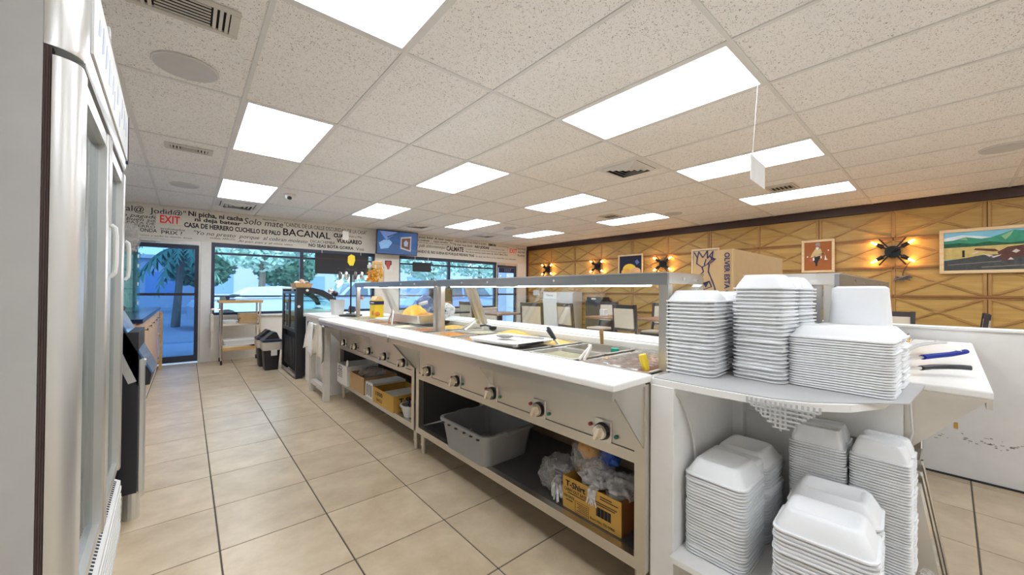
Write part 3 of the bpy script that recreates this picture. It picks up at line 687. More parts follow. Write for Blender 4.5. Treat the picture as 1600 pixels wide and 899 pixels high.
t = thing('bottle_cap', 'green plastic lid in the empty dark pan', 'lid', (x, y, .862)); B().lathe([(.02, 0), (.024, .008), (.022, .034), (.012, .036)], (0, 0, 0), 14).build('cap', M['teal'], t, smooth=True)
# ------------------------------------------------------------ foam clamshells
def clam_mesh(w, d, h, name, ridge=False):
    """open clamshell lying face down: front lobe from x=0..d, hinge, back lobe to 2d+.012; width w along -y..+y"""
    b = B(); a = w/2
    kk = min(1, d/.16)
    def lobe(x0, x1, hh):
        def ring(i, z, r):
            i *= kk if i > .01 else 1; r = min(r, d*.16)
            p = rrect(x0+i, x1-i, -a+i, a-i, r, z)
            out = []
            for X, Y, Z in p:
                if x0+i+.001 > X and abs(abs(Y)-a*.32) < a*.12: X -= .003
                out.append((X, Y, Z))
            return out
        b.loft([ring(.006, -.002, .03), ring(0, .0, .032), ring(0, .0045, .032), ring(.007, .0055, .028), ring(.012, hh*.35, .028), ring(.028, hh*.9, .024), ring(.034, hh, .02), ring(.046, hh, .018), ring(.050, hh-.0035, .016)], False, True)
        return ring
    lobe(0, d, h); lobe(d+.012, 2*d+.012, h*.92)
    b.box(d-.004, d+.016, -a*.8, a*.8, .0005, .004)
    if ridge:
        for sy in (-1, 1): b.box(d-.032, d+.034, sy*a*.12, sy*a*.82, .004, h*.80, bev=.009, seg=2)
    me = b.build(name, M['foam'], None, smooth=True, ang=50)
    return me
def ridge_part(parent, w, d, h):
    a = w/2; q = B()
    q.box(.035, d-.04, -.004, .004, h-.001, h+.004, bev=.002); q.build('top_ridge', M['foam'], parent)
def stack(desc, loc, rz, w, d, h, n, pitch, seed, jit=.0012, group=None, ridge=False):
    random.seed(seed); first = None
    for i in range(n):
        k = n-1-i
        lab = ('white foam clamshell, %s of %s' % (NUM[k], desc)) if k else 'uppermost white foam clamshell, on top of '+desc
        c, s = math.cos(rz), math.sin(rz); jx, jy = random.gauss(0, jit), random.gauss(0, jit)
        p = (loc[0]+c*jx-s*jy, loc[1]+s*jx+c*jy, loc[2]+.003+i*pitch); r = rz+random.gauss(0, .006)
        if first is None:
            o = clam_mesh(w, d, h, 'foam_container', ridge); me = o.data
            # origin at the front edge centre, on the rim plane
            off = o.location.copy(); me.transform(Matrix.Translation(off)); first = o
        else:
            o = first.copy(); COL.objects.link(o); o.name = 'foam_container'
        o.location = p; o.rotation_euler = (random.gauss(0, .004), random.gauss(0, .004), r)
        tag(o, lab, 'container', group)
SZ = .888
stack('the left stack on the upper shelf', (1.475, .668, SZ), .03, .192, .19, .045, 20, .0148, 1, group='foam containers in the left upper stack')
stack('the tallest stack on the upper shelf', (1.575, .467, SZ), -.10, .172, .175, .052, 25, .0139, 2, group='foam containers in the tallest upper stack')
stack('the wide stack at the upper right', (1.605, .245, SZ), -.03, .272, .19, .040, 21, .0083, 3, jit=.0006, group='foam containers in the wide upper stack')
# ------------------------------------------------------------ container stand
t = thing('container_stand', 'white painted stand with grey perforated liner holding stacks of foam containers', 'stand', (1.6, .38, 0))
B().box(1.333, 1.965, .652, .742, 0, .862, bev=.002).build('left_side_panel', M['white'], t, True)
B().box(1.945, 1.965, .112, .652, 0, .862).build('back_panel', M['white'], t, True)
B().box(1.90, 1.945, .61, .652, 0, .862).build('corner_batten', M['white'], t, True)
sh = [(1.335, .745), (1.337, .52), (1.352, .36), (1.395, .265), (1.47, .19), (1.60, .13), (1.965, .10), (1.965, .742)]
B().prism([(x, y, .862) for x, y in sh], (0, 0, .022)).build('upper_shelf', M['white'], t, True)
B().box(1.305, 1.945, .08, .652, .255, .275).build('lower_shelf', M['white'], t, True)
B().box(1.90, 1.945, .112, .15, 0, .255).box(1.34, 1.40, .12, .16, 0, .255).build('foot_block', M['white'], t, True)
ln = B().prism([(1.345, .735, .884), (1.347, .53, .884), (1.362, .36, .884), (1.405, .27, .884), (1.48, .195, .884), (1.61, .08, .884), (1.96, .06, .884), (1.96, .735, .884)], (0, 0, .004)).build('perforated_liner', M['mesh'], t, True)
# hanging corner of the liner: a lattice of strips
q = B(); a0 = Vector((1.338, .415, .884)); 
for i in range(15):
    y = .415-.0125*i; ln_ = .075*(1-abs(i-7)/8.0)+.006
    q.box(1.326+.004*max(0, i-8), 1.330+.004*max(0, i-8), y-.0028, y+.0028, .884-ln_, .886)
for k in range(6):
    hw_ = .088*(1-k/6.6); q.box(1.325, 1.329, .327-hw_, .327+hw_, .872-.0125*k, .8765-.0125*k)
tag(q.build('hanging_liner_corner', M['mesh'], t, True), kind='stuff')
B().tube([(1.340, .742-.04, .858), (1.34, .66, .85), (1.37, .645, .82), (1.42, .640, .75), (1.47, .640, .65), (1.50, .640, .5), (1.50, .64, .3)], .0045).build('side_cable', M['bead'], t, True)
B().tube([(1.94, .60, .68), (1.94, .45, .68), (1.94, .3, .665), (1.94, .15, .655), (1.945, .10, .665), (1.94, .088, .72), (1.94, .092, .78), (1.94, .095, .85)], .0035).build('back_cable', M['bead'], t, True)
# ------------------------------------------------------------ containers below
stack('the left stack on the lower shelf', (1.378, .537, .277), .0, .203, .218, .055, 27, .0105, 4, ridge=True, group='foam containers in the lower left stack')
stack('the back stack by the rear panel', (1.735, .320, .277), .03, .165, .095, .065, 41, .0093, 5, jit=.0006, group='foam containers in the lower back stack')
stack('the tall right-hand stack by the wall gap', (1.735, .157, .277), -.03, .15, .095, .055, 42, .0092, 6, jit=.0006, group='foam containers in the lower right stack')
stack('the low front stack, largest in the photo', (1.318, .233, .277), .06, .232, .188, .060, 21, .0118, 8, group='foam containers in the low front stack')
# ------------------------------------------------------------ things on the upper shelf and the third table
t = thing('plastic_tub', 'tall white tub standing upside down behind the wide foam stack', 'tub', (2.03, .235, .90), 0)
B().loft([rrect(-.085, .085, -.105, .105, .03, 0), rrect(-.082, .082, -.10, .10, .03, .004), rrect(-.078, .078, -.088, .088, .03, .20), rrect(-.072, .072, -.080, .080, .03, .33), rrect(-.062, .062, -.07, .07, .03, .338)], True, True).build('tub_wall', M['foam'], t, smooth=True)
t = thing('foam_tray', 'stepped white foam tray leaning between the tallest stack and the wide stack', 'tray', (1.86, .40, SZ), 0)
B().prism([(0, .06, 0), (0, .06, .30), (0, -.02, .30), (0, -.03, .22), (0, -.065, .17), (0, -.09, .16), (0, -.09, 0)], (.03, 0, 0)).build('tray_body', M['foam'], t)
def pan3(label, x0, x1, y0, y1, d=.1):
    cx, cy = (x0+x1)/2, (y0+y1)/2; a, b = (x1-x0)/2, (y1-y0)/2
    t = thing('food_pan', label, 'pan', (cx, cy, .892-d), 0, 'serving pans in the steam tables')
    B().loft([rrect(-a, a, -b, b, .02, d-.006), rrect(-a, a, -b, b, .02, d), rrect(-a+.012, a-.012, -b+.012, b-.012, .03, d), rrect(-a+.03, a-.03, -b+.03, b-.03, .03, .004)], False, True).build('basin', M['steel2'], t, smooth=True)
    B().loft([rrect(-a+.014, a-.014, -b+.014, b-.014, .03, d-.004), rrect(-a+.026, a-.026, -b+.026, b-.026, .03, 0)], False, True).build('outer_wall', M['steel2'], t)
for i, lab in enumerate(['steel pan at the wall end of the third table', 'second steel pan from the half wall on the third table', 'middle steel pan of the third table holding three utensils', 'steel pan behind the wide foam stack on the third table', 'steel pan behind the tallest foam stack on the third table']):
    c = 3.835-.19-.37*i; pan3(lab, c-.158, c+.158, .125+.066, .125+.602)
def handle(name, label, pts, w, h, m, shaft=None, hole=None, cat='utensil'):
    p0 = Vector(pts[0]); t = thing(name, label, cat, p0); n = len(pts); R = []
    for i, p in enumerate(pts):
        p = Vector(p); d = (Vector(pts[min(i+1, n-1)])-Vector(pts[max(i-1, 0)])).normalized(); s = d.cross(Vector((0, 0, 1))).normalized()
        R.append([p-p0+s*(w[i]*math.cos(2*PI*j/10))+Vector((0, 0, h*math.sin(2*PI*j/10))) for j in range(10)])
    B().loft(R).build('handle', M[m], t, smooth=True)
    if shaft: B().tube([Vector(a)-p0 for a in shaft], .006, 8).build('shaft', M['steel2'], t)
    if hole: 
        c = Vector(hole)-p0; B().blob(c, (.007, .012, .004), 1, 0).build('hanging_hole', M['poly'], t)
    return t
handle('serving_spoon', 'white handled serving spoon pointing up to the right on the third table', [(2.42, .175, .935), (2.58, .13, .947), (2.75, .105, .955), (2.86, .075, .958), (2.97, .04, .958), (3.02, .02, .955)], [.008, .009, .010, .017, .019, .010], .007, 'speaker', hole=(2.96, .045, .965))
handle('ladle', 'ladle with a bright blue handle lying on the white board', [(2.36, .078, .942), (2.45, .045, .943), (2.56, .0, .944), (2.64, -.030, .948), (2.68, -.045, .95)], [.013, .015, .014, .014, .011], .010, 'blue', shaft=[(2.30, .21, .90), (2.28, .13, .935), (2.36, .078, .942)], hole=(2.62, -.022, .957))
handle('spatula', 'spatula with a flat black handle lying on the white board', [(2.14, .075, .925), (2.18, .05, .928), (2.22, .01, .930), (2.235, -.025, .932), (2.24, -.05, .932)], [.012, .013, .013, .015, .014], .009, 'black', shaft=[(2.10, .22, .90), (2.10, .13, .92), (2.14, .075, .925)])
t = thing('steel_bowl', 'shiny steel pan with a clip standing by the sneeze guard post', 'pan', (2.70, .21, .893))
B().loft([rrect(-.10, .10, -.06, .06, .03, 0), rrect(-.11, .11, -.068, .068, .03, .065), rrect(-.125, .125, -.08, .08, .03, .07), rrect(-.125, .125, -.08, .08, .03, .085), rrect(-.10, .10, -.06, .06, .03, .085), rrect(-.09, .09, -.05, .05, .03, .02)], True, True).build('bowl_body', M['chrome'], t, smooth=True)
t = thing('clip', 'small steel binder clip on the shiny pan rim', 'clip', (2.80, .16, .965)); B().box(-.02, .02, -.012, .012, 0, .02, bev=.004).tube([(-.01, 0, .02), (-.01, -.02, .04), (.01, -.02, .04), (.01, 0, .02)], .002).build('clip_body', M['dsteel'], t)
# cardboard box with printed drawing on the customer board of the third table
bx0, bx1, by0, by1, bz0, bz1 = 2.60, 3.64, .885, 1.135, .926, 1.485
t = thing('cardboard_box', 'tall brown cardboard box with a navy drawing of a raised hand and vertical lettering', 'box', (bx0, by0, bz0))
B().box(bx0, bx1, by0, by1, bz0, bz1).build('box_body', M['card'], t, True)
B().box(bx0+.002, bx1-.002, by0-.0015, by0, bz0+.28, bz0+.283).build('flap_seam', M['cardd'], t, True)  # seam drawn as a darker brown strip
B().box(bx0-.004, bx0+.012, by0-.004, by0+.012, bz0, bz1, bev=.003).build('worn_corner', M['card'], t, True)
def bf(s, q): return (bx0-.002, by0+(1-s)*(by1-by0), bz0+(.44+.56*q)*(bz1-bz0))
def art(name, m, polys, parent):
    b = B()
    for i, p in enumerate(polys): b.prism([bf(*c) for c in p], (-.0006-.0002*i, 0, 0))
    return b.build(name, M[m], parent, True)
# arm and feathered hand outline, drawn as navy strokes
def strokes(name, lines, w, parent, m='inkb'):
    b = B()
    for ln in lines:
        for a, c in zip(ln[:-1], ln[1:]):
            A, C = Vector((a[0]*.25, a[1]*.56)), Vector((c[0]*.25, c[1]*.56)); d = (C-A).normalized(); nrm = Vector((-d.y, d.x))*w
            P = [A-nrm-d*w*.5, C-nrm*.7+d*w*.5, C+nrm*.7+d*w*.5, A+nrm-d*w*.5]
            b.prism([bf(p.x/.25, p.y/.56) for p in P], (-.0008, 0, 0))
    return b.build(name, M[m], parent, True)
strokes('printed_drawing', [[(.02, .98), (.10, .86), (.08, .74), (.22, .66), (.44, .74), (.56, .82), (.46, .80), (.50, .98), (.36, .84), (.36, 1.0), (.24, .86), (.14, .99), (.10, .86)],
  [(.22, .66), (.26, .56), (.18, .50), (.06, .42), (.02, .32), (.10, .26), (.22, .30), (.24, .40), (.16, .42), (.12, .36)], [(.40, .71), (.38, .56), (.46, .40), (.54, .22), (.58, .02)],
  [(.26, .30), (.40, .36), (.46, .24), (.20, .16), (.10, .02)], [(.20, .16), (.30, .10), (.48, .12)], [(.28, .7), (.32, .82)], [(.36, .72), (.44, .8)]], .0045, t)
art('ink_patch', 'inkb', [[(.40, .90), (.56, .82), (.46, .80)], [(.24, .32), (.40, .36), (.32, .22)], [(.10, .02), (.14, .08), (.54, .08), (.56, .02)]], t)
text('box_lettering', 'OLVER ESTA C', M['inkb'], (bx0-.003, by0+.055, bz1-.02), (0, 0, -1), (0, -1, 0), .27, .030, t, bold=.03)
# ------------------------------------------------------------ below the steam tables
t = thing('bus_tub', 'grey plastic bus tub with utensils in it on the lower shelf', 'tub', (1.46, 1.94, .2))
a, b_ = .20, .255
B().loft([rrect(-a+.03, a-.03, -b_+.04, b_-.04, .05, 0), rrect(-a+.008, a-.008, -b_+.012, b_-.012, .05, .172), rrect(-a-.006, a+.006, -b_-.006, b_+.006, .055, .172), rrect(-a-.006, a+.006, -b_-.006, b_+.006, .055, .188), rrect(-a+.012, a-.012, -b_+.016, b_-.016, .045, .188), rrect(-a+.034, a-.034, -b_+.044, b_-.044, .045, .006)], True, True).build('tub_body', M['grey'], t, smooth=True)
for s in (-1, 1): B().box(-.05, .05, s*b_-.012, s*b_+.022, .165, .19, bev=.005).build('grip', M['grey'], t)
for y in (-.19, -.12, -.05, .04, .12, .19): B().box(-a-.009, -a+.005, y-.008, y+.008, .160, .168).build('rim_notch', M['black2'], t)
t = thing('wire_whisk', 'dark round can lying in the grey tub', 'can', (1.44, 1.85, .208)); B().cyl((-.03, 0, .05), (.06, .02, .05), .045, n=16).build('can_body', M['dsteel'], t); B().cyl((-.035, 0, .05), (-.03, 0, .05), .035, n=16).build('can_lid', M['chrome'], t); t.name = 'can'
stick('ladle', 'steel ladle handle leaning inside the grey tub', (1.40, 2.0, .22), (1.33, 1.92, .36), .006, 'chrome', False, 'ladle')
t = thing('carryout_box', 'yellow carry-out bag box printed T-Shirt, packed with plastic bags', 'box', (1.45, 1.02, .2))
x0, x1, y0, y1, z0, z1 = 1.355, 1.56, .88, 1.195, .2, .345
q = B(); q.box(x0, x0+.004, y0, y1, z0, z1).box(x1-.004, x1, y0, y1, z0, z1).box(x0+.004, x1-.004, y1-.004, y1, z0, z1).box(x0+.004, x1-.004, y0+.004, y1-.004, z0, z0+.004)
q.build('box_body', M['card2'], t, True); B().box(x0+.004, x1-.004, y0, y0+.004, z0, z1).build('end_panel', mat('rust_cardboard', (.33, .12, .03), .85), t, True)
fx = x0-.0005
def bl(s, y, w, z, h, bold=0): text('box_print', s, M['ink'], (fx, y, z), (0, -1, 0), (0, 0, 1), w, h, t, bold=bold)
bl('T-Shirt', 1.178, .115, .305, .026, .03); bl('CARRY-OUT BAGS', 1.185, .13, .283, .014, .02); 
bl('1000 BAGS', 1.19, .065, .253, .012, .02); bl('Item No. TS-1000', 1.035, .125, .213, .010, .02);
q = B()
for y, w, z in ((1.165, .10, .274), (1.175, .04, .240), (.985, .06, .327), (.985, .09, .317), (1.03, .13, .298), (1.02, .11, .289)): q.box(fx-.001, fx, y-w, y, z, z+.0035)
tag(q.build('small_print', M['ink'], t, True), kind='stuff')
q = B()
for i in range(12): q.box(fx-.001, fx, 1.00-.006*i-.0022*(i % 3), 1.004-.006*i, .24, .278)
for y in (1.045, 1.12): q.box(fx-.001, fx, y-.0006, y+.0006, .205, .255)
q.box(fx-.001, fx, 1.045, 1.12, .2545, .2555).box(fx-.001, fx, 1.045, 1.12, .205, .206)
for i in range(5): q.box(fx-.001, fx, 1.05, 1.11-.008*(i % 2), .213+.008*i, .215+.008*i)
tag(q.build('barcode_print', M['ink'], t, True), kind='stuff')
def bag(name, label, c, r, m, seed, amp=.35, sub=4, fr=2.2, flat=None, cat='bag'):
    b = B(); b.blob(c, r, sub, amp, fr*.75, seed, flat=flat, crease=True); o = b.build(name, M[m], None, smooth=True, ang=80); return tag(o, label, cat)
bag('plastic_bag', 'clear plastic bag slumped beside the yellow carry-out box', (1.47, 1.32, .275), (.10, .105, .085), 'bag', 1.3, flat=.2005)
q = B(); random.seed(5)
for i in range(26):
    a = random.uniform(-.7, .7); p = Vector((1.40+random.random()*.03, 1.27+.03*a, .285)); e = Vector((1.345+random.random()*.05, 1.235+.06*a, .202+.045*random.random()))
    q.tube([p, (p+e)/2+Vector((-.012, 0, .012)), e], [.006, .0085, .004], 5)
tag(q.build('gathered_bag', M['wbag'], None, smooth=True), 'gathered white bag handles spilling onto the shelf left of the yellow box', 'bag')
bag('plastic_bag', 'inflated clear bag with orange and blue print bulging above the yellow box', (1.48, 1.12, .415), (.09, .11, .095), 'bag', 2.7, .25)
for nm, m, c, r in (('printed_wrapper', 'orange_print', (1.47, 1.14, .46), (.03, .055, .05)), ('printed_wrapper', 'blue_print', (1.49, 1.03, .44), (.03, .05, .035))):
    mm = mat(m, (.85, .38, .03) if 'orange' in m else (.03, .10, .45), .5, var=.2); o = B().blob(c, r, 3, .5, 3, 4.0).build(nm, mm, None, smooth=True, ang=70)
    tag(o, 'crumpled %s wrapper inside the clear bag above the yellow box' % m.split('_')[0], 'wrapper')
bag('plastic_bag', 'bunched white plastic bag on top of the yellow carry-out box', (1.44, 1.06, .365), (.075, .085, .045), 'wbag', 3.1, .45)
bag('plastic_bag', 'frosty plastic bag filling the right end of the yellow carry-out box', (1.46, .94, .352), (.085, .07, .05), 'wbag', 4.4, .4)
q = B(); random.seed(8)
for i in range(16):
    y = 1.03+random.uniform(-.018, .018); q.tube([(1.40, y, .352), (1.352, y+random.uniform(-.01, .01), .338), (1.347, y+random.uniform(-.025, .025), .27+random.random()*.03)], [.006, .007, .003], 5)
tag(q.build('knotted_bag', M['wbag'], None, smooth=True), 'knotted white bag tail hanging over the front of the yellow box', 'bag')
bag('plastic_bag', 'crumpled clear bag behind the grey tub', (1.72, 2.22, .32), (.10, .08, .12), 'bag', 5.5, .4, flat=.2005)
# cartons on the far table's shelf
def carton(label, x0, x1, y0, y1, z0, z1, m, inside='cardd', name='carton'):
    t = thing(name, label, 'carton', ((x0+x1)/2, (y0+y1)/2, z0)); w = .005
    q = B(); q.box(x0, x0+w, y0, y1, z0, z1).box(x1-w, x1, y0, y1, z0, z1).box(x0+w, x1-w, y0, y0+w, z0, z1).box(x0+w, x1-w, y1-w, y1, z0, z1).box(x0+w, x1-w, y0+w, y1-w, z0, z0+w)
    q.build('carton_body', M[m], t, True); return t
t = carton('white printed carton with a torn ear at the far end of the lower shelf', 1.27, 1.60, 4.10, 4.44, .2, .405, 'paper')
B().prism([(1.275, 4.10, .405), (1.275, 4.16, .405), (1.275, 4.13, .47), (1.275, 4.09, .475), (1.275, 4.075, .44)], (.005, 0, 0)).build('torn_flap', M['paper'], t, True)
B().tube([(1.269, 4.36, .385), (1.269, 4.28, .385), (1.269, 4.26, .37), (1.269, 4.28, .355), (1.269, 4.36, .355), (1.269, 4.38, .37)], .002, 5, closed=True).build('oval_print', M['ink'], t, True)
q = B(); [q.box(1.2685, 1.27, 4.25, 4.41-.03*(i % 2), .27+.018*i, .275+.018*i) for i in range(5)]; q.build('carton_lines', M['ink'], t, True)
t = carton('plain tan carton holding a clear bag, on the far lower shelf', 1.29, 1.62, 3.66, 4.06, .2, .365, 'card')
bag('plastic_bag', 'clear bag stuffed in the plain tan carton', (1.45, 3.86, .37), (.125, .145, .05), 'bag', 6.6, .4)
t = carton('white and black printed carton between the tan carton and the lettered carton', 1.30, 1.62, 3.46, 3.64, .2, .345, 'paper')
q = B(); [q.box(1.2985, 1.30, 3.49+.05*i, 3.51+.05*i, .22, .325) for i in range(3)]; q.build('carton_bars', M['ink'], t, True)
B().box(1.31, 1.60, 3.47, 3.63, .335, .345).build('folded_lid', M['paper'], t, True)
t = carton('open brown carton printed T-SHIRT beside the white tub', 1.29, 1.60, 2.98, 3.42, .2, .335, 'card2', name='tshirt_carton')
text('carton_print', 'T-SHIRT', M['ink'], (1.34, 2.9795, .265), (1, 0, 0), (0, 0, 1), .22, .045, t, bold=.03); text('carton_print', 'CARRY-OUT', M['ink'], (1.34, 2.9795, .225), (1, 0, 0), (0, 0, 1), .2, .025, t)
text('carton_print', '1000', M['ink'], (1.2895, 3.36, .275), (0, -1, 0), (0, 0, 1), .16, .035, t, bold=.02); text('carton_print', 'BAGS', M['ink'], (1.2895, 3.34, .225), (0, -1, 0), (0, 0, 1), .13, .03, t)
B().box(1.31, 1.58, 3.02, 3.30, .30, .305).build('carton_contents', M['paper'], t, True)
t = thing('plastic_tub', 'small white tub full of utensils at the joint end of the far shelf', 'tub', (1.385, 2.84, .2))
B().lathe([(.06, 0), (.085, .085), (.092, .085), (.092, .095), (.08, .095), (.056, .01)], (0, 0, 0), 20, cap1=True).build('tub_body', M['bead'], t, smooth=True)
q = B(); random.seed(4)
for i in range(9): q.tube([(random.uniform(-.04, .04), random.uniform(-.04, .04), .02), (random.uniform(-.09, .09), random.uniform(-.09, .09), .10+.02*random.random())], .006, 6)
tag(q.build('utensil_bundle', M['black'], t), kind='stuff')
# cloths hanging from the far board end, rack
def cloth(name, label, x, y0, y1, z0, z1, seed, m='towel'):
    b = B(); n, k = 18, 14; G = []
    for i in range(n+1):
        row = []
        for j in range(k+1):
            s, q = i/n, j/k; pin = .35+.65*q**.6
            y = (y0+y1)/2+(s-.5)*(y1-y0)*pin+.02*noise.noise(Vector((seed, q*3, s))); z = z1-(z1-z0)*q*(1+.12*math.sin(5*s+seed))
            row.append(b.bm.verts.new((x-.016*math.sin(s*19+seed)*(.4+q)-.02*q, y, z)))
        G.append(row)
    for i in range(n):
        for j in range(k): b.bm.faces.new((G[i][j], G[i+1][j], G[i+1][j+1], G[i][j+1]))
    o = b.build(name, M[m], None, smooth=True, ang=85); md = o.modifiers.new('thick', 'SOLIDIFY'); md.thickness = .006
    return tag(o, label, 'cloth')
cloth('towel', 'pale cloth hanging leftmost on the white rack past the steam tables', 1.10, 4.66, 5.06, .50, .83, 1.0, 'paper')
cloth('towel', 'cream cloth hanging nearer the camera, overlapping the leftmost cloth', 1.095, 4.27, 4.74, .47, .83, 2.3)
t = thing('wooden_rack', 'small worn white wooden rack standing under the hanging cloths', 'rack', (1.155, 4.72, 0))
for y in (4.42, 5.02): B().box(1.125, 1.185, y-.035, y+.035, 0, .80, bev=.003).build('post', M['wrack'], t, True)
B().box(1.13, 1.18, 4.455, 4.985, .10, .15).build('bottom_rail', M['wrack'], t, True); B().box(1.13, 1.18, 4.455, 4.985, .74, .80).build('top_rail', M['wrack'], t, True)
# white counter and display case beyond
t = thing('counter', 'white counter with a black socket box next to the display case', 'counter', (1.6, 5.2, 0))
B().box(1.215, 2.0, 4.62, 5.66, 0, .86, bev=.003).build('counter_body', M['white'], t, True); B().box(1.19, 2.05, 4.60, 5.70, .86, .895, bev=.004).build('counter_top', M['poly'], t, True)
sb = B().box(1.195, 1.2148, 5.34, 5.50, .67, .80, bev=.004).build('socket_box', M['alu'], t, True); B().box(1.19, 1.196, 5.40, 5.43, .715, .745).build('socket', M['bead'], sb, True)
t = thing('display_case', 'black framed refrigerated pastry case with curved glass', 'display case', (1.5, 6.25, 0))
X0, Y0, Y1 = 1.12, 5.76, 6.76
prof = [(X0, 1.235), (1.32, 1.235), (1.45, 1.205), (1.56, 1.14), (1.63, 1.05), (1.66, .96)]
pin_ = [(1.205, 1.165), (1.32, 1.16), (1.42, 1.13), (1.51, 1.08), (1.565, 1.02), (1.60, .96)]
for y in (Y0, Y1-.04):
    q = B(); q.box(X0, X0+.085, y, y+.04, 0, 1.165)
    for i in range(5):
        a, b2, c, d = prof[i], prof[i+1], pin_[i+1], pin_[i]
        q.prism([(a[0], y, a[1]), (b2[0], y, b2[1]), (c[0], y, c[1]), (d[0], y, d[1])], (0, .04, 0))
    q.prism([(X0, y, 1.165), (X0, y, 1.235), (1.205, y, 1.165)], (0, .04, 0)); e = q.build('end_frame', M['black'], t, True)
    bt = B(); bt.cyl((1.25, y-.001, 1.20), (1.25, y-.004, 1.20), .018); bt.cyl((1.15, y-.001, .98), (1.15, y-.004, .98), .018); bt.build('round_badge', M['bead'], e, True)
    B().prism([(p[0], y+.017, p[1]) for p in pin_]+[(1.205, y+.017, .90), (1.60, y+.017, .90)][::-1], (0, .005, 0)).build('end_glass', M['caseglass'], t, True)
q = B()
for i in range(1, 5):
    a, b2 = prof[i], prof[i+1]; q.prism([(a[0]-.012, Y0+.04, a[1]-.012), (b2[0]-.012, Y0+.04, b2[1]-.004), (b2[0]-.018, Y0+.04, b2[1]-.004), (a[0]-.018, Y0+.04, a[1]-.016)], (0, Y1-Y0-.08, 0))
q.build('curved_glass', M['caseglass'], t, True)
B().box(X0, 1.32, Y0+.04, Y1-.04, 1.215, 1.235).build('top_board', M['bead'], t, True)
B().box(X0+.02, 1.66, Y0+.04, Y1-.04, .84, .90).build('deck', M['bead'], t, True); B().box(X0+.06, 1.64, Y0+.05, Y1-.05, .04, .84).build('machine_body', M['black2'], t, True)
B().box(X0+.03, 1.50, Y0+.05, Y1-.05, 1.04, 1.048).build('glass_shelf', M['caseglass'], t, True)
q = B()
for i in range(7): q.box(X0-.002, X0+.004, Y0+.10+.10*i, Y0+.16+.10*i, .13+.0*i, .54)
q.build('louvre', M['black'], t, True)
for y0, y1 in ((Y0+.07, Y0+.50), (Y0+.48, Y1-.06)):
    d_ = B(); d_.box(X0, X0+.02, y0, y0+.05, .62, 1.19).box(X0, X0+.02, y1-.05, y1, .62, 1.19).box(X0, X0+.02, y0+.05, y1-.05, .62, .67).box(X0, X0+.02, y0+.05, y1-.05, 1.15, 1.19)
    dd = d_.build('sliding_door', M['black'], t, True); B().box(X0+.008, X0+.012, y0+.05, y1-.05, .67, 1.15).build('door_glass', M['caseglass'], dd, True)
B().box(X0-.012, X0, Y0+.05, Y1-.05, .02, .06).build('kick_strip', M['silver'], t, True)
t = thing('pastry_tray', 'tan tray piled with wrapped pastries on top of the display case', 'tray', (1.21, 5.92, 1.236))
B().loft([rrect(-.10, .10, -.14, .14, .02, 0), rrect(-.115, .115, -.155, .155, .02, .06), rrect(-.10, .10, -.14, .14, .02, .06), rrect(-.09, .09, -.13, .13, .02, .008)], True, True).build('tray_body', M['butcher'], t)
random.seed(11); pm = [mat('pastry_crust', (.62, .42, .22), .7, var=.3), M['paper'], mat('dark_pastry', (.22, .13, .10), .7, var=.3), mat('pink_wrapper', (.62, .48, .46), .6)]
PW = ['near left corner', 'near middle', 'near right corner', 'left side', 'centre', 'right side', 'far left corner', 'far middle', 'far right corner']
for i in range(9):
    a, c = i % 3-1, i//3-1; l = ['golden', 'white wrapped', 'dark', 'pinkish wrapped'][(i*3) % 4]
    o = B().blob((1.21+a*.058, 5.92+c*.085, 1.236+.052+(.04 if i == 4 else .012*(i % 2))), (.034, .045, .03), 2, .25, 2, i).build('pastry', pm[(i*3) % 4], None, smooth=True)
    tag(o, '%s pastry at the %s of the tan tray on the display case' % (l, PW[i]), 'pastry', 'pastries in the tan tray')
# bins
def bin_(label, x, y, rz=0):
    t = thing('trash_bin', label, 'bin', (x, y, 0), rz)
    B().loft([rrect(-.085, .085, -.12, .12, .03, 0), rrect(-.115, .115, -.155, .155, .035, .42)], True, True).build('bin_body', M['black'], t, smooth=True)
    B().loft([rrect(-.118, .118, -.158, .158, .035, .30), rrect(-.125, .125, -.165, .165, .035, .33), rrect(-.125, .125, -.165, .165, .035, .425), rrect(-.11, .11, -.15, .15, .035, .425)], False, False).build('bin_liner', M['towel'], t, smooth=True)
    lid = B().loft([rrect(-.125, .125, -.165, .165, .035, .42), rrect(-.125, .125, -.165, .165, .035, .45), rrect(-.10, .10, -.14, .14, .03, .465)], True, True).build('bin_lid', M['alu'], t, smooth=True)
    B().prism([(-.10, -.12, .462), (.10, -.12, .462), (.06, -.12, .56), (.02, -.12, .57)], (0, .24, 0)).build('swing_flap', M['black'], lid)
    return t
t = bin_('black swing-top bin with a paper note, in front of the display case', .975, 6.76); B().box(-.02, .06, -.165, -.1625, .22, .31).build('paper_note', M['paper'], t)
bin_('second black swing-top bin, behind the first against the case', .95, 7.14)
# cart
t = thing('kitchen_cart', 'wheeled metal cart with a butcher-block top under the window', 'cart', (.67, 7.72, 0))
B().box(.38, .97, 7.52, 7.98, .985, 1.03, bev=.004).build('cart_top', M['butcher'], t, True)
for x in (.42, .93):
    for y in (7.55, 7.95):
        l_ = B().cyl((x, y, .07), (x, y, .985), .016).build('leg', M['chrome'], t, True); B().cyl((x-.012, y, .035), (x+.012, y, .035), .035, n=18).build('caster', M['rubber'], l_, True)
for z, nm in ((.62, 'wire_shelf'), (.27, 'lower_shelf')):
    q = B(); q.box(.42, .93, 7.55, 7.562, z, z+.03).box(.42, .93, 7.938, 7.95, z, z+.03)
    for i in range(24): q.box(.425+.021*i, .429+.021*i, 7.562, 7.938, z+.01, z+.014)
    q.build(nm, M['chrome'], t, True)
B().box(.43, .92, 7.535, 7.55, .22, .27).build('wooden_drawer_front', M['butcher'], t, True)
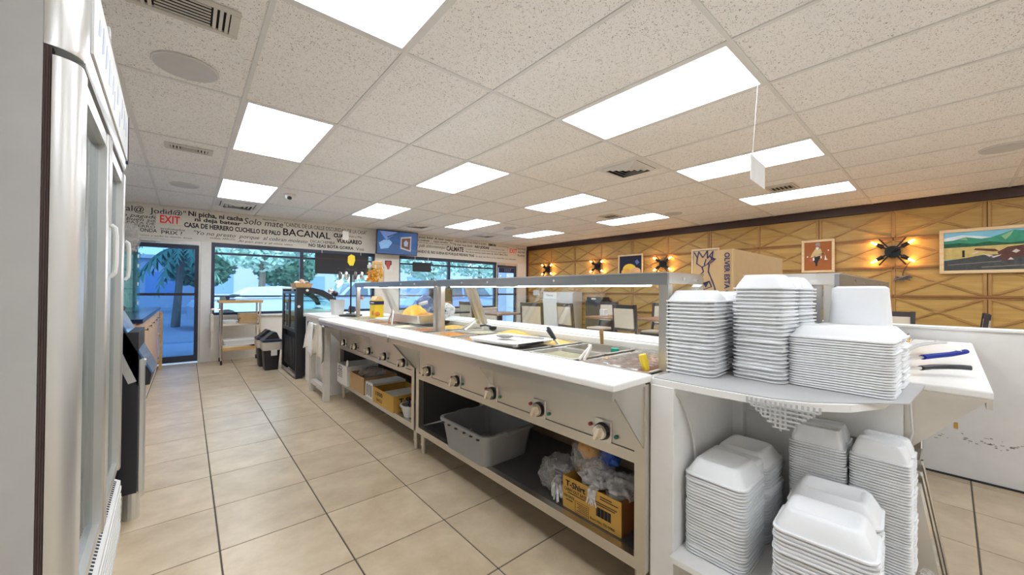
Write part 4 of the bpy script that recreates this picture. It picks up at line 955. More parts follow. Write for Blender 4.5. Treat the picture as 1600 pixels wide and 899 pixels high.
B().tube([(.42, 7.6, .88), (.30, 7.6, .88), (.30, 7.9, .88), (.42, 7.9, .88)], .008).build('towel_bar', M['chrome'], t, True)
for i in range(5):
    z = .651+.032*i; o = B().box(.64+.012*(i % 3), .90+.008*(i % 2), 7.58, 7.90, z, z+.030, bev=.003).build('flat_parcel', M['card'], None)
    tag(o, 'brown flat parcel, %s from the bottom of the pile on the cart' % ['first', 'second', 'third', 'fourth', 'fifth'][i], 'parcel', 'flat parcels on the cart')
def papers(label, x0, x1, y0, y1, z, n):
    b = B(); random.seed(n)
    for i in range(n): d = random.uniform(-.02, .02); b.box(x0+d, x1+d, y0+d*.5, y1+d*.5, z+.006*i, z+.0055+.006*i)
    tag(b.build('newspaper_pile', M['paper']), label, 'papers', kind='stuff')
papers('white papers lying left of the brown parcels on the cart', .46, .62, 7.58, 7.90, .651, 8); papers('newspapers piled on the lowest shelf of the cart', .46, .90, 7.58, 7.90, .301, 14)
o = B().box(.40, .47, 7.62, 7.72, 1.031, 1.085, bev=.004).build('small_box', mat('olive_box', (.16, .22, .20), .6)); tag(o, 'small dark green box on the left end of the cart top', 'box')
t = thing('tape_dispenser', 'small black tape dispenser on the cart top', 'dispenser', (.52, 7.66, 1.031)); B().box(-.06, .08, -.03, .03, 0, .012, bev=.003).build('dispenser_base', M['black'], t); B().cyl((-.02, -.015, .035), (-.02, .015, .035), .028).build('tape_roll', M['inkb'], t)
t = thing('plastic_bag', 'cream carrier bag hung from the left side of the cart', 'bag', (.30, 7.75, .55))
B().box(-.02, .02, -.16, .14, -.02, .26, bev=.012, seg=2).box(-.012, .012, -.12, .10, -.30, -.02, bev=.008).build('bag_body', M['towel'], t); B().tube([(0, -.08, .25), (0, -.05, .335), (0, .03, .335), (0, .06, .25)], .006).build('bag_handle', M['towel'], t)
# ============================================================ LEFT SIDE
t = thing('beverage_cooler', 'tall silver and grey two-door glass beverage cooler with lit sign header', 'cooler', (-.236, 2.648, 0), math.radians(1.66))
NE = -1.257
def rounded_plan(xb, xf, y0, y1, r, z, n=6):
    p = [(xb, y0, z)]
    for i in range(n+1):
        a = PI/2*i/n; p.append((xf-r+r*math.sin(a), y0+.0+r*(1-math.cos(a)), z))
    p += [(xf, y1, z), (xb, y1, z)]; return p
q = B(); q.box(-.78, -.74, NE+.0, 0, .05, 2.02).box(-.74, -.064, NE, NE+.035, .05, 2.03).box(-.74, -.064, -.035, 0, .05, 2.03).box(-.74, -.064, NE+.035, -.035, 1.78, 2.03).box(-.74, -.064, NE+.035, -.035, .05, .33)
q.build('cabinet', M['cool'], t)
B().box(-.74, -.735, NE+.036, -.036, .33, 1.78).build('inner_lining', M['bead'], t)
for z in (.62, .95, 1.28, 1.58):
    q = B()
    for i in range(16): q.box(-.72, -.16, NE+.06+.075*i, NE+.066+.075*i, z, z+.006)
    q.box(-.165, -.155, NE+.04, -.04, z-.004, z+.01).build('wire_shelf', M['bead'], t)
q = B()
for i, x in enumerate((-.0615, -.0575, -.0535)): q.box(x-.0017, x+.0017, NE+.002, NE+.02, .31, 1.785)
q.box(-.064, -.082, NE+.005, -.005, .31, 1.785) if False else None
q.build('rubber_gasket', M['gasket'], t); B().box(-.0635, -.05, NE+.012, NE+.03, .31, 1.785).build('gasket_core', M['dark'], t)
hd = B().loft([rounded_plan(-.0635, -.005, NE, 0, .058, 1.787), rounded_plan(-.0635, .0, NE, 0, .058, 1.80), rounded_plan(-.0635, .0, NE, 0, .058, 2.03), rounded_plan(-.0635, -.005, NE, 0, .055, 2.04)], True, True).build('sign_header', M['silver'], t, smooth=True, ang=50)
B().box(-.055, -.004, NE+.06, -.02, 1.776, 1.788).build('lamp_slot', M['ventd'], t)
sp = B().box(.0005, .006, NE+.10, -.01, 1.835, 2.045).build('sign_panel', M['bead'], t)
B().box(.0, .008, NE+.42, NE+.46, 2.045, 2.075).build('sign_clip', M['bead'], t); B().box(.0, .009, -.012, -.002, 1.82, 2.05).build('sign_end_strip', M['alu'], t)
q = B(); random.seed(2); si = mat('pale_blue_print', (.50, .55, .64), .5)
for i in range(11):
    y = NE+.16+.093*i+random.uniform(-.02, .02); z = random.uniform(1.86, 1.93); h = random.uniform(.05, .11); q.prism([(.0065, y, z), (.0065, y+random.uniform(.03, .07), z+.2*h), (.0065, y+.06, z+h*.8), (.0065, y+.02, z+h)], (.0006, 0, 0))
tag(q.build('sign_drawing', si, t), kind='stuff')
for k, (a, b2) in enumerate(((NE, NE*.5-.003), (NE*.5+.003, 0))):
    q = B(); w = .10 if k == 0 else .045
    if k == 0: q.loft([rounded_plan(-.050, -.004, a, a+w, .045, .335), rounded_plan(-.050, -.004, a, a+w, .045, 1.765)])
    else: q.box(-.048, .0, a, a+w, .335, 1.765, bev=.006)
    q.box(-.048, .0, b2-.045, b2, .335, 1.765, bev=.006).box(-.045, -.01, a+w, b2-.045, .335, .375).box(-.045, -.01, a+w, b2-.045, 1.72, 1.765)
    dd = q.build('door', M['silver'], t, smooth=True, ang=40)
    B().box(-.034, -.028, a+w, b2-.045, .375, 1.72).build('door_glass', M['coolglass'], dd)
    hb = .003; B().tube([(hb, b2-.02, 1.44), (.014, b2-.02, 1.43), (.017, b2-.02, 1.40), (.017, b2-.02, 1.30), (.014, b2-.02, 1.265), (hb, b2-.02, 1.25)], .008).build('door_handle', M['bead'], dd)
gr = B(); gr.prism([(-.11, NE, .0), (0, NE, .0), (0, NE, .27), (-.075, NE, .325), (-.11, NE, .325)], (0, -NE, 0)).build('base_grille', M['bead'], t)
q = B()
for row in range(2):
    for i in range(52):
        y = NE+.03+.0232*i; q.prism([(-.012-.034*row, y, .2795+.025*row), (-.036-.034*row, y, .2970+.025*row), (-.036-.034*row, y+.011, .2970+.025*row), (-.012-.034*row, y+.011, .2795+.025*row)], (.0006, 0, .001))
tag(q.build('grille_slots', M['black2'], t), kind='stuff')
for i in range(6): B().box(.0, .004, NE+.01, -.01, .05+.036*i, .068+.036*i).build('front_slat', M['bead'], t)
# chest with slanted flap
t = thing('chest_cooler', 'black narrow chest with steel corner post and slanted flap beside the glass cooler', 'cooler', (-.6, 2.96, 0))
B().box(-1.0, -.190, 2.78, 3.15, .14, .98).build('chest_body', M['black'], t, True)
B().box(-.190, -.160, 2.775, 2.82, .14, .84, bev=.008).build('corner_post', M['silver'], t, True); B().box(-.190, -.18, 2.82, 3.10, .14, .60).build('front_panel', M['black'], t, True)
for y in (2.815, 3.10): B().cyl((-.21, y, 0), (-.21, y, .15), .034).build('foot', M['silver'], t, True)
P = [(-.335, 1.085), (-.295, 1.10), (-.14, .755), (-.145, .70), (-.19, .695)]
B().prism([(x, 2.78, z) for x, z in P], (0, .36, 0)).build('slanted_flap', M['black'], t, True)
B().prism([(-.288, 2.785, 1.092), (-.282, 2.785, 1.095), (-.133, 2.785, .76), (-.139, 2.785, .757)], (0, .35, 0)).build('flap_glass', mat('black_glass_blue_sheen', (.10, .22, .42), .08, .3), t, True)  # black glass; the blue of reflected light is put into its colour
B().prism([(-.345, 2.765, 1.05), (-.315, 2.765, 1.06), (-.195, 2.765, .725), (-.225, 2.765, .715)], (0, .012, 0)).build('support_strut', M['silver'], t, True)
B().tube([(-.38, 2.80, 1.08), (-.34, 2.80, 1.125), (-.28, 2.80, 1.13), (-.262, 2.83, 1.10)], .022).build('flap_handle', M['black'], t, True)
B().box(-.95, -.34, 2.80, 3.14, .98, 1.02).build('chest_lid', M['bead'], t, True)
# wooden base cabinets
for i in range(6):
    y0 = 4.62+.495*i; y1 = y0+.49
    t = thing('base_cabinet', 'orange maple base cabinet, %s in the row from the camera' % ['first', 'second', 'third', 'fourth', 'fifth', 'sixth and last'][i], 'cabinet', (-.62, (y0+y1)/2, 0), group='maple base cabinets')
    B().box(-.95, -.335, y0, y1, .085, .90).build('cabinet_body', M['cab'], t, True); B().box(-.95, -.345, y0, y1, 0, .085).build('toe_kick', M['bead'], t, True)
    d_ = B().box(-.335, -.315, y0+.004, y1-.004, .10, .89, bev=.003).build('door', M['cab'], t, True); B().cyl((-.315, y0+.05, .80), (-.295, y0+.05, .80), .007).cyl((-.295, y0+.05, .80), (-.285, y0+.05, .80), .016).build('knob', M['chrome'], d_, True)
tag(B().box(-.97, -.29, 4.60, 7.60, .901, .94, bev=.005).build('worktop', M['ctop'], None), 'dark blue glossy worktop over the maple cabinets', 'worktop')
bs = structure('baseboard_left'); B().box(-.345, -.335, 4.62, 7.58, 0, .06).build('strip', M['bead'], bs)
t = thing('wooden_trolley', 'orange wooden frame standing past the last cabinet by the exit door', 'stand', (-.45, 7.78, 0)); q = B()
for x in (-.62, -.31):
    for y in (7.68, 7.90): q.box(x, x+.03, y, y+.03, 0, .86)
q.build('frame', M['butcher'], t, True)
for z in (.10, .50, .83): B().box(-.62, -.28, 7.68, 7.93, z, z+.03).build('shelf', M['butcher'], t, True)
t = thing('glass_cabinet', 'tall narrow teal-edged glass case standing on the dark worktop', 'display case', (-.55, 6.2, .941))
for x in (-.65, -.447): B().box(x, x+.012, 6.05, 6.40, .945, 1.61).build('glass_side', M['tealglass'], t, True)
B().box(-.65, -.435, 6.04, 6.05, .945, 1.61).build('glass_front', M['tealglass'], t, True)
for z in (.941, 1.2, 1.42, 1.61): B().box(-.66, -.43, 6.035, 6.40, z, z+.012).build('glass_shelf', M['caseglass'], t, True)
q = B(); [q.box(-.435, -.424, 6.06, 6.085, z, z+.04) for z in (1.02, 1.24, 1.45, 1.56)]; tag(q.build('hinges', M['bead'], t, True), kind='stuff')
t = thing('acrylic_bin', 'clear acrylic bin with slanted front on top of the teal glass case', 'bin', (-.53, 6.2, 1.623))
for y in (6.07, 6.33): B().prism([(-.61, y, 1.623), (-.47, y, 1.623), (-.425, y, 1.78), (-.45, y, 1.95), (-.62, y, 1.95)], (0, .008, 0)).build('bin_end', M['wrap'], t, True)
B().box(-.61, -.47, 6.078, 6.33, 1.623, 1.63).build('bin_floor', M['wrap'], t, True)
# ============================================================ ON THE FAR COUNTER AND GUARD
t = thing('plastic_bucket', 'square white bucket with a black and chrome scoop in it on the far counter', 'bucket', (1.44, 5.05, .896))
B().loft([rrect(-.055, .055, -.07, .07, .015, 0), rrect(-.072, .072, -.088, .088, .015, .185), rrect(-.076, .076, -.092, .092, .015, .19), rrect(-.066, .066, -.082, .082, .015, .19), rrect(-.05, .05, -.065, .065, .015, .01)]).build('bucket_wall', M['bead'], t, smooth=True)
t = thing('ladle', 'black and chrome scoops standing in the white bucket', 'scoop', (1.42, 5.05, .91)); B().blob((.0, .04, .25), (.04, .045, .035), 2, .15, 2, 1).build('scoop_head', M['black'], t, smooth=True); B().blob((-.05, .03, .285), (.035, .04, .035), 2, .1, 2, 2).build('chrome_head', M['chrome'], t, smooth=True); B().tube([(0, 0, 0), (0, .04, .25)], .008).build('handle', M['black'], t); t.name = 'scoop'
t = thing('pouch_rack', 'slim black countertop rack with hanging pouches and a yellow topper', 'rack', (1.497, 4.72, .896))
B().lathe([(.13, 0), (.13, .015), (.03, .03)], (0, 0, 0), 22).build('base', M['black'], t); B().cyl((0, 0, .02), (0, 0, .60), .009).build('pole', M['black'], t)
for k in range(8):
    a = 2*PI*k/8; ar = B().tube([(0, 0, .555), (.10*math.cos(a), .13*math.sin(a), .56), (.15*math.cos(a), .19*math.sin(a), .57)], .004, 6).build('arm', M['black'], t)
    B().blob((.125*math.cos(a), .155*math.sin(a), .485), (.02, .024, .048), 2, .35, 3, k).build('pouch', M['chrome'] if k % 2 else M['dsteel'], ar, smooth=True)
B().tube([(0, 0, .36), (-.06, -.07, .36)], .004).build('hook', M['black'], t)
B().prism([(-.02, 0, .60), (-.05, 0, .65), (-.045, 0, .74), (.0, 0, .775), (.05, 0, .75), (.055, 0, .68), (.03, 0, .60)], (0, .008, 0), Mx=Matrix.Rotation(-.3, 4, 'Z') @ Matrix.Translation((0, 0, .14)) @ Matrix.Diagonal((.8, 1, .78, 1))).build('topper', M['yellow'], t)
for i, (y, h, lab) in enumerate(((4.33, .17, 'shorter amber jar of orange candies, left on the sneeze guard'), (4.16, .20, 'taller amber jar of golden snacks, right on the sneeze guard'))):
    t = thing('candy_jar', lab, 'jar', (1.60, y, 1.293)); r = .062+.012*i
    B().lathe([(r*.92, 0), (r, .01), (r, h-.03), (r*.72, h), (r*.72, h+.005)], (0, 0, 0), 20, cap1=False).build('jar_glass', M['amber'], t, smooth=True)
    B().lathe([(r*.75, h), (r*.75, h+.035), (r*.6, h+.038)], (0, 0, 0), 20).build('lid', M['bead'] if i == 0 else M['butcher'], t)
    c = B(); random.seed(i)
    for _ in range(60):
        a, q_ = random.random()*2*PI, (r-.014)*math.sqrt(random.random()); c.blob((q_*math.cos(a), q_*math.sin(a), .016+random.random()*(h-.055)), (.014, .014, .014), 1, .2, 2, _)
    o = c.build('candies', foodmat('candy_orange' if i == 0 else 'candy_gold', (.75, .22, .02) if i == 0 else (.62, .34, .05), (.9, .5, .06) if i == 0 else (.85, .55, .12), 20), None, smooth=True)
    tag(o, ['orange candies inside the shorter amber jar', 'golden snacks inside the taller amber jar'][i], 'candies', kind='stuff'); o.location = Vector(o.location)+Vector((1.60, y, 1.293))
t = thing('yellow_carton', 'tall yellow carton with a navy band behind the open tongs', 'carton', (1.66, 4.33, .897))
B().box(1.61, 1.71, 4.24, 4.40, .897, 1.095).build('carton_body', M['yellow'], t, True); B().box(1.608, 1.712, 4.238, 4.402, 1.045, 1.085).build('navy_band', M['inkb'], t, True)
B().prism([(1.61, 4.24, 1.095), (1.71, 4.24, 1.095), (1.68, 4.24, 1.14), (1.64, 4.24, 1.14)], (0, .16, 0)).build('gable_top', M['frame'], t, True)
q = B(); q.blob((1.607, 4.30, .95), (.004, .035, .03), 2, .3, 3, 1).blob((1.635, 4.237, .94), (.03, .004, .025), 2, .3, 3, 2); q.build('food_picture', mat('orange_food_print', (.75, .25, .05), .7, var=.4), t, True)
B().box(1.6068, 1.608, 4.27, 4.37, 1.06, 1.07).build('band_print', M['paper'], t, True)
t = thing('water_jug', 'large translucent blue water jug lying beyond the slanted glass', 'jug', (2.10, 3.92, .927)); bj = glass('blue_jug', (.55, .62, .78), .1, haze=.45, hcol=(.25, .32, .48))
B().lathe([(.05, 0), (.095, .02), (.10, .08), (.088, .11), (.10, .13), (.098, .18), (.06, .225), (.03, .245)], (0, 0, 0), 20, Mx=Matrix.Rotation(-.45, 4, 'X')).build('jug_body', bj, t, smooth=True); B().cyl((-.15, -.09, .13), (-.05, -.07, .15), .02).build('jug_cap', M['bead'], t)
o = bag('plastic_bag', 'soft mauve and white bag lying beside the blue jug', (2.10, 3.55, 1.0), (.09, .14, .075), 'wbag', 7.7, .3, flat=.927)
q = B().blob((2.06, 3.60, 1.0), (.05, .08, .06), 3, .2, 2, 5).build('bread_loaf', mat('mauve_wrap', (.42, .34, .50), .7), None, smooth=True); tag(q, 'mauve wrapped loaf inside the soft white bag', 'bread')
o = B().box(1.52, 1.535, 4.38, 4.52, 1.10, 1.135, bev=.006).build('wrapped_snack', mat('red_white_wrap', (.55, .30, .28), .5, var=.4), None); tag(o, 'small red and white packet hanging by the far guard post', 'packet')
t = thing('cash_terminal', 'small dark card terminal on the far counter behind the guard post', 'terminal', (1.56, 4.92, .896)); B().box(-.04, .04, -.05, .05, 0, .03, bev=.004).build('terminal_base', M['bead'], t); B().box(-.03, .03, -.04, .04, .03, .11, bev=.004, Mx=Matrix.Rotation(.2, 4, 'Y')).build('terminal_head', M['alu'], t)
# ============================================================ ON THE WINDOW WALL
t = thing('exit_sign', 'illuminated white EXIT sign with large red letters above the blue glass door', 'sign', (-.19, YW-.03, 2.22))
B().box(-.385, -.065, YW-.045, YW-.001, 2.225, 2.385, bev=.004).build('sign_body', M['wall'], t, True); text('sign_letters', 'EXIT', M['red'], (-.335, YW-.046, 2.245), (1, 0, 0), (0, 0, 1), .235, .118, t, bold=.02)
t = thing('exit_sign', 'small EXIT sign with red letters above the corner door', 'sign', (6.98, YW-.03, 2.27))
B().box(6.80, 7.14, YW-.045, YW-.001, 2.255, 2.43, bev=.004).build('sign_body', M['wall'], t, True); text('sign_letters', 'EXIT', M['red'], (6.835, YW-.046, 2.285), (1, 0, 0), (0, 0, 1), .27, .12, t, bold=.02)
t = thing('television', 'wall television with a blue reflection and a framed picture on screen, over the white pier', 'television', (3.45, 7.86, 2.0))
Tm = Matrix.Translation((3.44, 7.80, 2.23)) @ Matrix.Rotation(-.08, 4, 'Z') @ Matrix.Rotation(.10, 4, 'X')
q = B(Tm); q.box(-.45, .45, 0, .04, -.255, .255, bev=.004); q.build('tv_body', M['black'], t, True)
scr = mat('tv_screen_blue', (.03, .10, .30), .25, var=.5, scale=3, emit=.18); q = B(Tm); q.face([(-.435, -.001, -.24), (.435, -.001, -.24), (.435, -.001, .24), (-.435, -.001, .24)]); q.build('screen', scr, t, True)
def tvp(name, pts, col, d=.002, em=.12):
    q = B(Tm); q.face([(x, -d, z) for x, z in pts]); q.build(name, mat(name+'_%d' % len(MATS), col, .4, emit=em, var=.2), t, True)
tvp('screen_picture', [(-.435, .03), (.1, -.06), (.435, -.13), (.435, -.24), (-.435, -.24)], (.05, .12, .30)); tvp('screen_picture', [(-.40, .23), (.0, .23), (-.25, .05)], (.20, .32, .75), .003)  # blue reflection on the screen is put into these patches, beside the picture
tvp('screen_picture', [(.06, .13), (.30, .165), (.30, -.17), (.06, -.115)], (.45, .48, .52), .004); tvp('screen_picture', [(.085, .10), (.275, .13), (.275, -.135), (.085, -.085)], (.16, .055, .02), .005); tvp('screen_picture', [(.13, .02), (.18, .08), (.23, .03), (.22, -.06), (.15, -.06)], (.35, .45, .65), .006)
tvp('screen_picture', [(-.40, -.02), (-.30, .05), (-.18, .06), (-.12, .0), (-.2, -.12), (-.36, -.15)], (.25, .50, .85), .004); tvp('screen_picture', [(-.24, .12), (.02, .24), (.05, .24), (-.22, .10)], (.02, .03, .12), .005)
B().box(3.38, 3.48, 7.84, YW, 2.16, 2.30).build('wall_mount', M['black2'], t, True)
t = thing('notice', 'small red and black emblem notice on the white pier below the television', 'notice', (3.33, YW-.035, 1.65)); B().box(3.25, 3.44, YW-.034, YW-.031, 1.62, 1.88).build('notice_sheet', M['paper'], t, True)
B().prism([(3.27, YW-.0345, 1.86), (3.42, YW-.0345, 1.86), (3.42, YW-.0345, 1.78), (3.37, YW-.0345, 1.72), (3.32, YW-.0345, 1.72), (3.27, YW-.0345, 1.78)], (0, -.001, 0)).build('black_shield', M['ink'], t, True)
B().prism([(3.29, YW-.0357, 1.845), (3.40, YW-.0357, 1.845), (3.40, YW-.0357, 1.785), (3.365, YW-.0357, 1.67), (3.325, YW-.0357, 1.67), (3.29, YW-.0357, 1.785)], (0, -.0008, 0)).build('red_emblem', M['dred'], t, True)
def board(label, x0, x1, z0, z1, y, bar):
    t = thing('menu_board', label, 'board', ((x0+x1)/2, y, z0)); B().box(x0, x1, y, y+.03, z0, z1, bev=.003).build('board_panel', M['black2'], t, True)
    if bar: B().box(x0+.02, x1-.02, y-.004, y, z1-.115, z1-.09).build('trim_bar', M['gasket'], t, True)
    for x in (x0+.12*(x1-x0), x0+.85*(x1-x0)): B().cyl((x, y+.015, z1), (x, y+.015, ST+.0), .006).build('hanger', M['walu'], t, True)
board('large black sign hanging in the left shop window, seen from behind', 1.87, 2.89, 1.525, 1.93, YW-.09, True); board('smaller black sign hanging in the right shop window, seen from behind', 3.92, 4.38, 1.645, 1.86, YW-.06, False)
# ============================================================ ON THE PANELLED WALL
def picture(name, label, y0, y1, z0, z1, fw, bg):
    t = thing(name, label, 'picture', (XW-.04, (y0+y1)/2, z0))
    q = B(); q.box(XW-.055, XW-.03, y0, y1, z1-fw, z1, bev=.003).box(XW-.055, XW-.03, y0, y1, z0, z0+fw, bev=.003).box(XW-.055, XW-.03, y0, y0+fw, z0+fw, z1-fw, bev=.003).box(XW-.055, XW-.03, y1-fw, y1, z0+fw, z1-fw, bev=.003); q.build('picture_frame', M['frame'], t, True)
    B().box(XW-.038, XW-.0305, y0+fw, y1-fw, z0+fw, z1-fw).build('canvas', bg, t, True)
    A0, A1, B0, B1 = y0+fw, y1-fw, z0+fw, z1-fw; st = {'n': 0}
    def paint(nm, m, *polys):
        b = B(); st['n'] += 1
        for p in polys: b.face([(XW-.0384-.0003*st['n'], A1-s*(A1-A0), B0+v*(B1-B0)) for s, v in p])
        b.build(nm, m, t, True)
    return paint
def pm_(n, c, v=.25, s=9): return mat(n, c, .7, var=v, scale=s)
p = picture('landscape_painting', 'wide painting of a farmer ploughing with oxen below green mountains', -1.52, .095, 1.475, 2.045, .04, pm_('painted_sky', (.22, .52, .68), .3, 3))
p('painted_clouds', pm_('cloud_white', (.70, .76, .80)), [(0, .86), (.1, .92), (.2, .86), (.28, .80), (.2, .74), (.1, .76), (0, .72)], [(.5, .93), (.7, .98), (.8, .88), (.62, .85)])
p('painted_mountains', pm_('mountain_green', (.04, .27, .16), .5, 12), [(0, .60), (0, .78), (.05, .79), (.12, .86), (.2, .80), (.25, .82), (.36, .97), (.46, .90), (.55, .86), (.65, .88), (.75, .84), (.9, .9), (1, .84), (1, .60)])
p('painted_ridge', pm_('light_green', (.25, .47, .24)), [(.3, .84), (.36, .965), (.345, .85), (.32, .74)], [(.08, .80), (.12, .855), (.13, .78)])
p('painted_trees', pm_('tree_green', (.015, .10, .05), .6, 25), [(0, .57), (0, .70), (.08, .72), (.16, .68), (.24, .72), (.34, .66), (.45, .69), (.6, .65), (1, .68), (1, .60)])
p('painted_field', pm_('straw_field', (.55, .42, .14), .35, 20), [(0, .28), (0, .60), (.3, .615), (.65, .62), (1, .62), (1, .4), (.5, .4)])
p('painted_soil', pm_('dark_soil', (.055, .06, .06), .8, 22), [(0, 0), (0, .26), (.12, .32), (.2, .38), (.45, .40), (.6, .46), (1, .44), (1, 0)])
p('painted_furrows', pm_('furrow_brown', (.22, .19, .15), .4, 30), [(.02, .16), (.3, .22), (.3, .205), (.02, .14)], [(.2, .08), (.7, .16), (.7, .14), (.2, .06)], [(.45, .26), (.95, .30), (.95, .285), (.45, .24)])
p('painted_oxen', pm_('ox_brown', (.10, .035, .025), .5, 14), [(.30, .24), (.28, .44), (.33, .56), (.42, .60), (.52, .54), (.53, .42), (.48, .30), (.46, .20), (.44, .30), (.36, .30), (.34, .20)], [(.16, .52), (.17, .56), (.27, .52), (.29, .46), (.26, .46)])
p('painted_ox_light', pm_('ox_cream', (.62, .52, .46)), [(.35, .44), (.37, .50), (.39, .45), (.37, .40)], [(.15, .42), (.18, .48), (.19, .46), (.16, .41)], [(.2, .43), (.26, .36), (.24, .33)], [(.25, .33), (.30, .38), (.29, .34), (.26, .30)], [(.33, .24), (.345, .30), (.36, .24)])
p('painted_plough', pm_('plough_pale', (.62, .52, .40)), [(.45, .36), (.56, .27), (.60, .28), (.64, .44), (.65, .44), (.61, .25), (.56, .245), (.45, .335)], [(.42, .34), (.55, .30), (.55, .285), (.42, .32)])
p('painted_post', M['iron'], [(.10, .34), (.10, .52), (.113, .52), (.113, .34)])
p('painted_farmer', M['paper'], [(.64, .50), (.635, .62), (.66, .66), (.70, .62), (.70, .46), (.65, .45)], [(.655, .68), (.665, .73), (.69, .735), (.705, .69)])
p('painted_trousers', pm_('trouser_blue', (.05, .16, .25)), [(.655, .28), (.65, .46), (.70, .46), (.71, .28)]); p('painted_face', pm_('brown_face', (.18, .08, .05)), [(.665, .64), (.665, .69), (.69, .69), (.69, .64)])
p = picture('dancer_picture', 'small square picture of a dancing man with maracas on an orange ground', 1.155, 1.565, 1.535, 2.05, .035, pm_('rust_orange', (.36, .105, .018), .25, 4))
p('painted_shirt', pm_('cream_shirt', (.62, .46, .22)), [(.30, .62), (.42, .78), (.60, .76), (.66, .60), (.76, .58), (.74, .62), (.6, .52), (.46, .47), (.38, .52), (.34, .48), (.22, .46), (.24, .50)])
p('painted_trousers', M['iron'], [(.38, .46), (.58, .52), (.56, .40), (.49, .28), (.48, .15), (.42, .15), (.40, .26), (.34, .34)])
p('painted_head', pm_('brown_skin', (.32, .16, .09)), [(.43, .74), (.43, .90), (.55, .92), (.58, .80), (.52, .72)]); p('painted_hat', pm_('grey_hat', (.30, .30, .30)), [(.40, .88), (.44, .97), (.56, .97), (.60, .86)])
p('painted_beard', M['paper'], [(.43, .80), (.46, .83), (.54, .80), (.50, .72), (.45, .73)], [(.10, .46), (.08, .50), (.12, .52), (.15, .48)], [(.86, .66), (.85, .71), (.89, .72), (.91, .68)], [(.32, .34), (.31, .44), (.36, .46), (.38, .36)], [(.60, .42), (.60, .50), (.64, .50), (.64, .42)], [(.74, .36), (.77, .54), (.80, .42), (.86, .36)])
p('painted_scarf', M['dred'], [(.18, .36), (.20, .42), (.32, .40), (.30, .32), (.22, .30)])
p = picture('fruit_picture', 'picture of yellow mangoes on a dark blue ground', 4.36, 4.985, 1.52, 2.05, .035, pm_('night_blue', (.008, .01, .035), .3))
def ov(cx, cy, rx, ry): return [(cx+rx*math.cos(2*PI*i/18), cy+ry*math.sin(2*PI*i/18)) for i in range(18)]
p('painted_mango', pm_('mango_yellow', (.82, .58, .05), .2), ov(.45, .36, .30, .26)); p('painted_mango', pm_('mango_orange', (.80, .40, .08), .3), ov(.30, .22, .22, .18)); p('painted_mango', pm_('mango_pink', (.80, .42, .20), .35), ov(.72, .24, .24, .19)); p('painted_leaf', pm_('leaf_blue', (.10, .16, .40)), [(.78, .55), (.70, .72), (.80, .82), (.9, .66)])
p = picture('abstract_picture', 'teal and yellow picture half hidden behind the cardboard box', 2.80, 3.32, 1.50, 2.05, .035, pm_('picture_teal', (.05, .30, .36), .4, 5)); p('painted_yellow', pm_('picture_yellow', (.70, .52, .05)), [(0, 0), (0, .42), (.35, .40), (.4, .2), (.6, .1), (.6, 0)]); p('painted_green', pm_('picture_dark', (.03, .12, .12)), [(.05, .55), (.05, .9), (.2, .9), (.2, .5)]); p('painted_cyan', pm_('picture_cyan', (.06, .48, .60)), [(.2, .62), (.22, .85), (.55, .83), (.55, .6)])
def sconce(y, z, label, s=1.0):
    t = thing('wall_sconce', label, 'lamp', (XW-.02, y, z), 0, 'crossed-bar wall sconces')
    B().cyl((0, 0, 0), (-.035, 0, 0), .075*s, n=20).build('back_plate', M['iron'], t)
    for sg in (1, -1):
        for e in (1, -1):
            d = Vector((0, e*.72, sg*e*.5)).normalized()
            ar = B().box(-.062, -.047, -.012, .012, 0, .13*s, Mx=Matrix.Rotation(math.atan2(-d.y, d.z), 4, 'X')).build('arm', M['iron'], t)
    ll = bpy.data.lights.new('sconce_light', 'POINT')
    for (dy, dz) in ((.6, .42), (-.6, .42), (.6, -.42), (-.6, -.42)):
        d = Vector((0, dy, dz)).normalized(); c = d*.135*s; X = Matrix.Rotation(math.atan2(-d.y, d.z), 4, 'X')
        so = B(); so.cyl((-.055, 0, .105*s), (-.055, 0, .175*s), .026*s, .022*s, 12, Mx=X); sk = so.build('lamp_socket', M['iron'], t)
        B().cyl((-.055, 0, .175*s), (-.055, 0, .235*s), .012*s, .008*s, 8, Mx=X).build('bulb', M['bulb'], sk)
    for sg in (1, -1):
        B().box(-.072, -.060, -.009, .009, -.21*s, .21*s, Mx=Matrix.Rotation(sg*.62, 4, 'X')).build('cross_bar', M['iron'], t)
sconce(.53, 1.80, 'black crossed-bar wall sconce between the farmer painting and the dancer picture', 1.1)
sconce(3.91, 1.80, 'black crossed-bar wall sconce right of the mango picture')
sconce(5.57, 1.82, 'black crossed-bar wall sconce left of the mango picture'); sconce(7.23, 1.81, 'black crossed-bar wall sconce closest to the far corner')
t = thing('cable_tangle', 'bunched cable dangling below the nearest wall sconce', 'cable', (XW-.05, .40, 1.40)); random.seed(6)
B().tube([(XW-.05, .36, 1.66), (XW-.06, .40, 1.58), (XW-.05, .43, 1.50), (XW-.06, .43, 1.46)], .006).build('cord', M['gasket'], t, True)
pts = [(XW-.05+random.uniform(-.03, .0), .43+random.uniform(-.09, .09), 1.42+random.uniform(-.045, .045)) for _ in range(30)]; B().tube(pts, .008, 6).build('coil', M['dsteel'], t, True)
